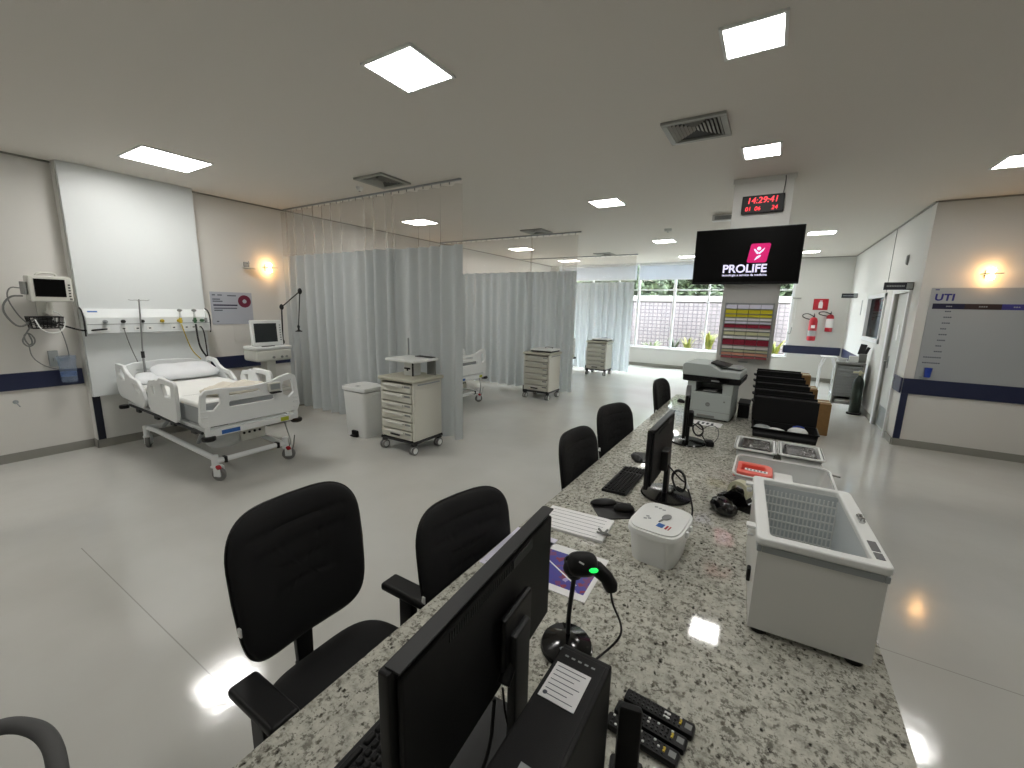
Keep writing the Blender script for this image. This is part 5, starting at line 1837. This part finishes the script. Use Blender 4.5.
# chair of which only a curved grey arm is in view
t = thing('loop_arm_chair', 'grey chair with curved loop armrest cut by picture corner', 'chair', (-1.56, -.245, 0), .0)
m = MB().tube([(.10, -.12, .44), (.10, -.10, .60), (.10, .02, .69), (.10, .20, .71), (.10, .38, .705), (.10, .44, .68), (.10, .455, .60), (.10, .44, .44)], .019, 12, 2)
m.bm.clear()
m = MB().tube([(-.24, .28, .45), (-.22, .30, .58), (-.10, .36, .635), (.04, .40, .648), (.20, .385, .635), (.315, .345, .55), (.26, .28, .45)], .020, 12, 3)
m.build('armrest', 'rubber', t)
m = MB().tube([(-.24, -.28, .45), (-.22, -.30, .58), (-.10, -.36, .635), (.04, -.40, .648), (.20, -.385, .635), (.315, -.345, .55), (.26, -.28, .45)], .020, 12, 3)
m.build('armrest', 'rubber', t)
MB().cushion(superell(.24, .24, 3.4), .04, .035, Tr(0, 0, .45)).build('seat', 'fabric', t)
MB().cushion(superell(.22, .24, 3.6), .03, .03, basis((-.26, 0, .80), (0, 1, 0), (-.12, 0, .99), (.99, 0, .12))).build('backrest', 'fabric', t)
MB().box((-.255, 0, .52), (.02, .07, .24), .008).build('back_bar', 'black', t)
m = MB()
for s in (-1, 1):
    m.tube([(.22, s * .22, .43), (.24, s * .23, 0.001)], .012, 8).tube([(-.22, s * .22, .43), (-.26, s * .23, 0.001)], .012, 8)
m.build('leg_frame', 'rubber', t)

# ------------------------------------------------------------------ things on the column
def flat(o): return basis(o, (1, 0, 0), (0, 0, 1), (0, -1, 0))
t = thing('hanging_screen', 'large black screen on column showing pink and white logo', 'television', (-.335, 5.44, 2.405), 0)
MB().box((0, .0, 0), (1.045, .045, .60), .006).build('housing', 'black', t)
MB().b2p(-.512, .512, -.0245, -.0226, -.275, .288).build('screen', 'screenblack', t)
MB().b2p(-.15, .15, .022, .128, -.15, .15, .004).build('wall_mount', 'darkgrey', t)
fo = -.0252
m = MB().prism(rpoly([(.018, -.072), (.206, -.072), (.234, .128), (.046, .128)], .022), .0012, flat((0, fo + .0006, 0)))
lg = m.build('logo_tile', 'magenta', t)
z0 = fo - .0008
m = MB()
m.prism([(.0785 + .0155 * math.cos(k * PI / 10), .195 + .0155 * math.sin(k * PI / 10)) for k in range(20)], .0008, flat((0, z0 + .0005, 0)))
m.prism(rpoly([(.038, .188), (.045, .196), (.072, .168), (.082, .160), (.072, .146), (.062, .152)], .006), .0008, flat((0, z0 + .0005, 0)))
m.prism(rpoly([(.126, .203), (.118, .196), (.082, .162), (.078, .150), (.085, .146), (.112, .172)], .006), .0008, flat((0, z0 + .0005, 0)))
m.prism(rpoly([(.102, .140), (.094, .122), (.052, .094), (.050, .098), (.066, .126), (.085, .138)], .008), .0008, flat((0, z0 + .0005, 0)))
for v in m.bm.verts:
    v.co.x = (v.co.x - .08) * 1.22 + .126
    v.co.z = (v.co.z - .1565) * 1.22 + .028
m.build('logo_figure', 'screenwhite', lg)
m = MB().text('PROLIFE', .120, flat((-.214, fo, -.172)), .0004, 'LEFT', 0, .0030, .99)
m.build('logo_lettering', 'screenwhite', t)
m = MB().text('tecnologia a serviço da medicina', .0335, flat((-.212, fo, -.212)), .0003, 'LEFT', 0, .0006)
m.build('logo_caption', 'screenwhite', t)
t = thing('led_clock', 'black digital wall clock with red digits above screen', 'clock', (-.236, 5.572, 2.965), 0)
MB().box((0, -.02, 0), (.40, .04, .185), .005).build('housing', 'black', t)
MB().b2p(-.19, .19, -.0415, -.0402, -.082, .082).build('face', 'black', t)
m = MB().text('14:29:41', .088, flat((-.155, -.0425, .010)), .0005, 'LEFT', .12)
m.text('01', .060, flat((-.165, -.0425, -.066)), .0005, 'LEFT', .12)
m.text('06', .060, flat((-.075, -.0425, -.066)), .0005, 'LEFT', .12)
m.text('24', .060, flat((.085, -.0425, -.066)), .0005, 'LEFT', .12)
m.build('digits', 'led', t)
cable('thin black wire running up the column from the red clock', [(-.055, 5.565, 3.05), (-.05, 5.563, 3.12), (-.045, 5.563, 3.18), (-.05, 5.55, 3.235)], .004, 'darkgrey', group='clock wire')
# colour paper organiser on the column
t = thing('form_organiser', 'wall organiser of coloured paper forms on the column', 'organiser', (-.24, 5.572, 1.60), 0)
m = MB().b2p(-.245, -.235, -.12, -.001, -.30, .30).b2p(.235, .245, -.12, -.001, -.30, .30).b2p(-.235, .235, -.012, -.001, -.30, .30)
m.build('frame', 'silver', t)
rows = [('paperlilac', .052), ('yellow', .05), ('yellow', .036), ('paper', .034), ('paperlilac', .03), ('wine', .045), ('cream', .03), ('leafc_paper', .045), ('paper', .035), ('wine', .07), ('cream', .04), ('leafc_paper', .03), ('coral_paper', .035), ('wine_light', .03)]
M['leafc_paper'] = mat('paper_pale_green', (196, 196, 160), 0.7)
M['coral_paper'] = mat('paper_salmon', (206, 150, 128), 0.7)
M['wine_light'] = mat('paper_rose', (176, 88, 92), 0.7)
M['yellowpaper'] = mat('paper_yellow', (206, 196, 40), 0.7)
M['winepaper'] = mat('paper_wine', (140, 24, 50), 0.7)
z = .285
rnd = random.Random(9)
for (mt, h) in rows:
    mt = {'yellow': 'yellowpaper', 'wine': 'winepaper'}.get(mt, mt)
    MB().b2p(-.235, .235, -.115, -.012, z - h - .004, z - h).build('shelf', 'silver', t)
    for c in range(4):
        x0 = -.232 + c * .117
        MB().box((x0 + .057, -.062, z - h / 2 - .001), (.112, .10 - rnd.uniform(0, .012), h - .008), .001).build('paper_stack', mt, t)
    z -= h + .004
MB().box((-.24, 5.556, 1.225), (.10, .02, .012), .003).build('label_holder', 'silver')
tag(bpy.data.objects['label_holder'], 'small grey label holder on column under the form organiser', 'label')

# ------------------------------------------------------------------ ward board on the right wall
t = thing('ward_board', 'large grey ward board headed UTI on the right wall', 'notice board', (2.60, YU - .002, 1.55), 0)
MB().b2p(-.865, .90, -.014, 0, -.60, .615, .003).build('panel', 'board', t)
def bf(x, z): return basis((x, -.0148, z), (1, 0, 0), (0, 0, 1), (0, -1, 0))
MB().text('UTI', .118, bf(-.825, .455), .0004, 'LEFT', .04, .004, 1.05).build('title_lettering', 'indigo', t)
m = MB().use('headnavy'); m.b2p(-.83, -.53, -.0165, -.0142, .345, .415)
m.use('headbrown'); m.b2p(-.53, -.20, -.0165, -.0142, .345, .415)
m.use('headindigo'); m.b2p(-.20, .88, -.0165, -.0142, .345, .415)
hb = m.build('header_band', None, t)
m = MB().use('silver')
for x in (-.70, -.68, -.66, -.40, -.38, -.36, -.34, -.10, -.08, -.06):
    m.b2p(x, x + .015, -.0175, -.0166, .373, .387)
m.build('header_print', None, hb)
m = MB().use('ink')
for k in range(8):
    z = .315 - k * .075
    x = -.70 - .004 * k
    for q in range(4):
        if q == 3 and k % 3 == 0: continue
        m.b2p(x + q * .020, x + q * .020 + .016, -.0156, -.0142, z - .008, z + .008)
for k in range(2):
    z = -.29 - k * .075
    for q in range(8):
        m.b2p(-.82 + q * .022, -.82 + q * .022 + .017, -.0156, -.0142, z - .008, z + .008)
m.use('indigo'); m.b2p(-.83, -.79, -.0156, -.0142, .585, .596)
m.build('row_print', None, t)
t = thing('pen_cup', 'small blue cup fixed to lower corner of ward board', 'cup', (1.845, YU - .017, .995), 0)
MB().lathe([(0, 0), (.032, 0), (.04, .125), (.036, .125), (.029, .006), (0, .006)], (0, -.045, 0), 20).build('cup', 'blue', t)
MB().b2p(-.07, .02, -.06, 0, -.008, .0, .002).build('ledge', 'silver', t)

# corridor flag signs
def flag(label, y, x0, z):
    t = thing('flag_sign', label, 'sign', (XC - .001, y, z), group='dark corridor flag signs')
    L = XC - x0
    MB().b2p(-L, 0, -.012, .012, -.052, .052, .003).build('plate', 'navyblack', t)
    MB().b2p(-.075, -.008, -.0135, .0135, -.04, .04).build('end_block', 'silver', t)
    m = MB()
    for q in range(11):
        m.b2p(-L + .03 + q * .018, -L + .042 + q * .018, -.0132, -.0122, -.010, .010)
    m.build('lettering', 'silver', t)
flag('dark projecting sign over the nearer corridor door', 8.06, 1.31, 2.21)
flag('dark projecting sign farther down the corridor, smaller looking', 12.7, 1.33, 2.23)
t = thing('wall_speaker', 'small grey oval fixture high above the corridor door', 'fixture', (XC - .001, 8.62, 2.62), 0)
MB().lathe([(0, -.03), (.04, -.025), (.05, 0)], (0, 0, 0), 20, Ry(PI / 2) @ Matrix.Diagonal((1.6, 1, 1, 1))).build('cover', 'midgrey', t)
t = thing('notice_strip', 'small pale notice on corridor wall beside the glazed window', 'notice', (XC - .001, 11.95, 1.95), 0)
MB().b2p(-.004, 0, -.06, .06, -.16, .16).build('sheet', 'silver', t)

# ------------------------------------------------------------------ end wall: fire equipment
t = thing('fire_sign', 'red square fire extinguisher sign on the end wall', 'sign', (1.035, YW - .001, 2.04), 0)
MB().b2p(-.16, .16, -.006, 0, -.145, .145, .002).build('plate', 'red', t)
m = MB()
m.prism(rpoly([(-.045, -.10), (.045, -.10), (.045, .045), (.02, .075), (-.02, .075), (-.045, .045)], .012), .0012, flat((0, -.0062, 0)))
m.prism(rpoly([(-.03, .08), (.03, .08), (.03, .10), (-.03, .10)], .004), .0012, flat((0, -.0062, 0)))
m.build('pictogram', 'paper', t)
def extinguisher(label, x, z, R, H, two):
    t = thing('fire_extinguisher', label, 'fire extinguisher', (x, YW - R - .035, z), group='red fire extinguishers')
    MB().lathe([(0, 0), (R * .9, 0), (R, .02), (R, H * .78), (R * .8, H * .88), (R * .35, H * .93), (0, H * .93)], seg=28).build('cylinder', 'red', t)
    MB().lathe([(R + .0015, H * (.18 if two else .22)), (R + .0015, H * (.40 if two else .70))], seg=28).build('label_band', 'silver' if two else 'paper', t, label='pale label band')
    if two:
        m = MB().box((0, -R - .0015, H * .56), (R * .9, .003, H * .12), .001); m.build('white_sticker', 'paper', t)
    m = MB().cyl((0, 0, H * .92), (0, 0, H * 1.0), .018).box((.0, -.03, H * 1.01), (.022, .11, .018), .004).box((0, -.035, H * 1.05), (.020, .12, .012), .004, rot=Rx(.25))
    m.build('valve_handle', 'darkgrey', t)
    MB().tube([(-.01, 0, H * .96), (-.12, -.01, H * 1.07), (-.24, -.01, H * 1.05), (-.26, -.01, H * .95), (-.18, -.01, H * .88), (-R * .9, -.01, H * .84)], .012, 8, 2).build('hose', 'black', t)
    MB().b2p(-.03, .03, R - .005, R + .034, H * .55, H * .75, .004).build('wall_bracket', 'darkgrey', t)
extinguisher('larger red fire extinguisher with white sticker, left one under sign', .925, 1.09, .095, .66, True)
extinguisher('smaller red fire extinguisher with pale label, right one under sign', 1.27, 1.34, .082, .48, False)
t = thing('wall_phone', 'small white wall handset left of the extinguishers', 'phone', (.43, YW - .001, 1.42), 0)
MB().b2p(-.03, .05, -.03, 0, -.10, .12, .01).build('base', 'white', t)
MB().tube([(-.02, -.05, -.12), (-.04, -.055, -.16), (-.01, -.055, -.19), (.03, -.05, -.15), (.035, -.04, .0)], .010, 8, 2).build('hook_handset', 'midgrey', t)
t = thing('exit_lamp', 'small white emergency lamp high on the end wall', 'lamp', (.50, YW - .001, 2.20), 0)
MB().b2p(-.10, .10, -.05, 0, -.03, .03, .01).build('housing', 'offwhite', t)
MB().b2p(-.09, .09, -.054, -.050, -.018, .006).build('lens', 'silver', t)
MB().cyl((.0, -.015, -.55), (.0, -.015, -.03), .006).build('conduit', 'white', t)

# ------------------------------------------------------------------ steel trolley with gas cylinder
t = thing('steel_trolley', 'grey slatted equipment trolley by the corridor wall', 'trolley', (1.35, 10.05, 0), math.radians(-6))
m = MB()
for (x, y) in ((-.20, -.20), (.20, -.20), (-.20, .20), (.20, .20)):
    m.cyl((x, y, .08), (x, y, .92), .016)
m.b2p(-.22, .22, -.22, .22, .88, .92, .008).b2p(-.22, .22, -.22, .22, .13, .16, .004)
m.build('frame', 'steel', t)
m = MB()
for k in range(11):
    m.box((0, -.205, .30 + k * .053), (.37, .014, .046), .005)
m.build('slatted_front', 'silver', t)
m = MB()
m.b2p(-.185, -.165, -.19, .19, .16, .88).b2p(.165, .185, -.19, .19, .16, .88).b2p(-.165, .165, .18, .19, .16, .88)
m.build('side_panel', 'midgrey', t)
MB().box((0, -.10, .185), (.30, .18, .05), .01).build('bottom_pack', 'white', t)
MB().tube([(-.20, .2, .90), (-.20, .30, .93), (.20, .30, .93), (.20, .2, .90)], .012, 8, 1).build('push_bar', 'steel', t)
for (x, y) in ((-.20, -.20), (.20, -.20), (-.20, .20), (.20, .20)):
    MB().cyl((x - .012, y, .042), (x + .012, y, .042), .042, seg=18).cyl((x, y, .05), (x, y, .10), .012).build('caster', 'darkgrey', t)
def onTr(name, label, cat, dx, dy, fn, group=None):
    q = thing(name, label, cat, (1.35 + dx, 10.05 + dy, .9205), math.radians(-6), group)
    fn(q)
onTr('kidney_dish', 'pale bowl at the left end of the steel trolley top', 'bowl', -.13, -.05, lambda q: MB().lathe([(0, 0), (.05, 0), (.075, .06), (.071, .06), (.047, .005), (0, .005)]).build('bowl', 'white', q))
onTr('white_box', 'white box on the steel trolley beside the pale bowl', 'box', .03, -.05, lambda q: MB().box((0, 0, .055), (.14, .16, .11), .008).build('carton', 'white', q))
def devi(q):
    MB().box((0, 0, .08), (.12, .14, .16), .015).build('case', 'midgrey', q)
    MB().box((-.02, -.01, .24), (.10, .03, .20), .01, rot=Rx(-.2) @ Ry(.15)).build('display', 'darkgrey', q)
    MB().box((.05, -.01, .22), (.05, .04, .14), .01, rot=Ry(.3)).build('side_unit', 'darkgrey', q)
onTr('infusion_device', 'dark electronic device standing on the steel trolley', 'medical device', .16, .0, devi)
t = thing('oxygen_cylinder', 'dark green gas cylinder standing beside the steel trolley', 'gas cylinder', (1.46, 9.66, 0), 0)
MB().lathe([(0, .02), (.075, .02), (.082, .04), (.082, .58), (.065, .65), (.03, .69), (.022, .72), (0, .72)], seg=28).build('cylinder', 'oxygreen', t)
MB().cyl((0, 0, .72), (0, 0, .80), .02).cyl((0, 0, .77), (-.10, -.02, .77), .016).cyl((0, 0, .77), (.03, -.07, .77), .014).build('valve', 'tape', t)
MB().lathe([(0, 0), (.11, 0), (.11, .03), (.085, .035), (0, .035)], seg=20).build('wheeled_foot', 'darkgrey', t)
t = thing('tubular_stand', 'thin white tubular stand left of the steel trolley', 'stand', (1.12, 11.1, 0), 0)
m = MB().tube([(-.12, 0, 0.02), (-.12, 0, .88), (.14, 0, .88), (.14, 0, 0.02)], .014, 8, 1).tube([(-.12, .35, 0.02), (-.12, .35, .88), (.14, .35, .88), (.14, .35, 0.02)], .014, 8, 1)
m.cyl((-.12, 0, .12), (-.12, .35, .12), .012).cyl((.14, 0, .12), (.14, .35, .12), .012).b2p(-.13, .15, -.01, .36, .885, .90)
m.build('tube_frame', 'alu', t)

# ------------------------------------------------------------------ cardboard boxes beyond the counter
def carton(label, loc, s, rz):
    t = thing('cardboard_box', label, 'box', loc, rz, 'cardboard boxes beyond the counter')
    MB().box((0, 0, s[2] / 2), s, .006).build('carton', 'card', t)
    MB().b2p(-s[0] / 2, s[0] / 2, -.03, .03, s[2] - .001, s[2] + .001).build('tape_strip', 'tape', t)
carton('brown cardboard box on the floor nearest beyond the black bins', (.66, 7.80, 0), (.46, .40, .48), 0)
carton('brown cardboard box standing behind the nearest one, taller looking', (.50, 8.35, 0), (.50, .42, .60), 0)
carton('brown cardboard box at the back of the floor boxes', (.46, 8.95, 0), (.44, .40, .74), 0)
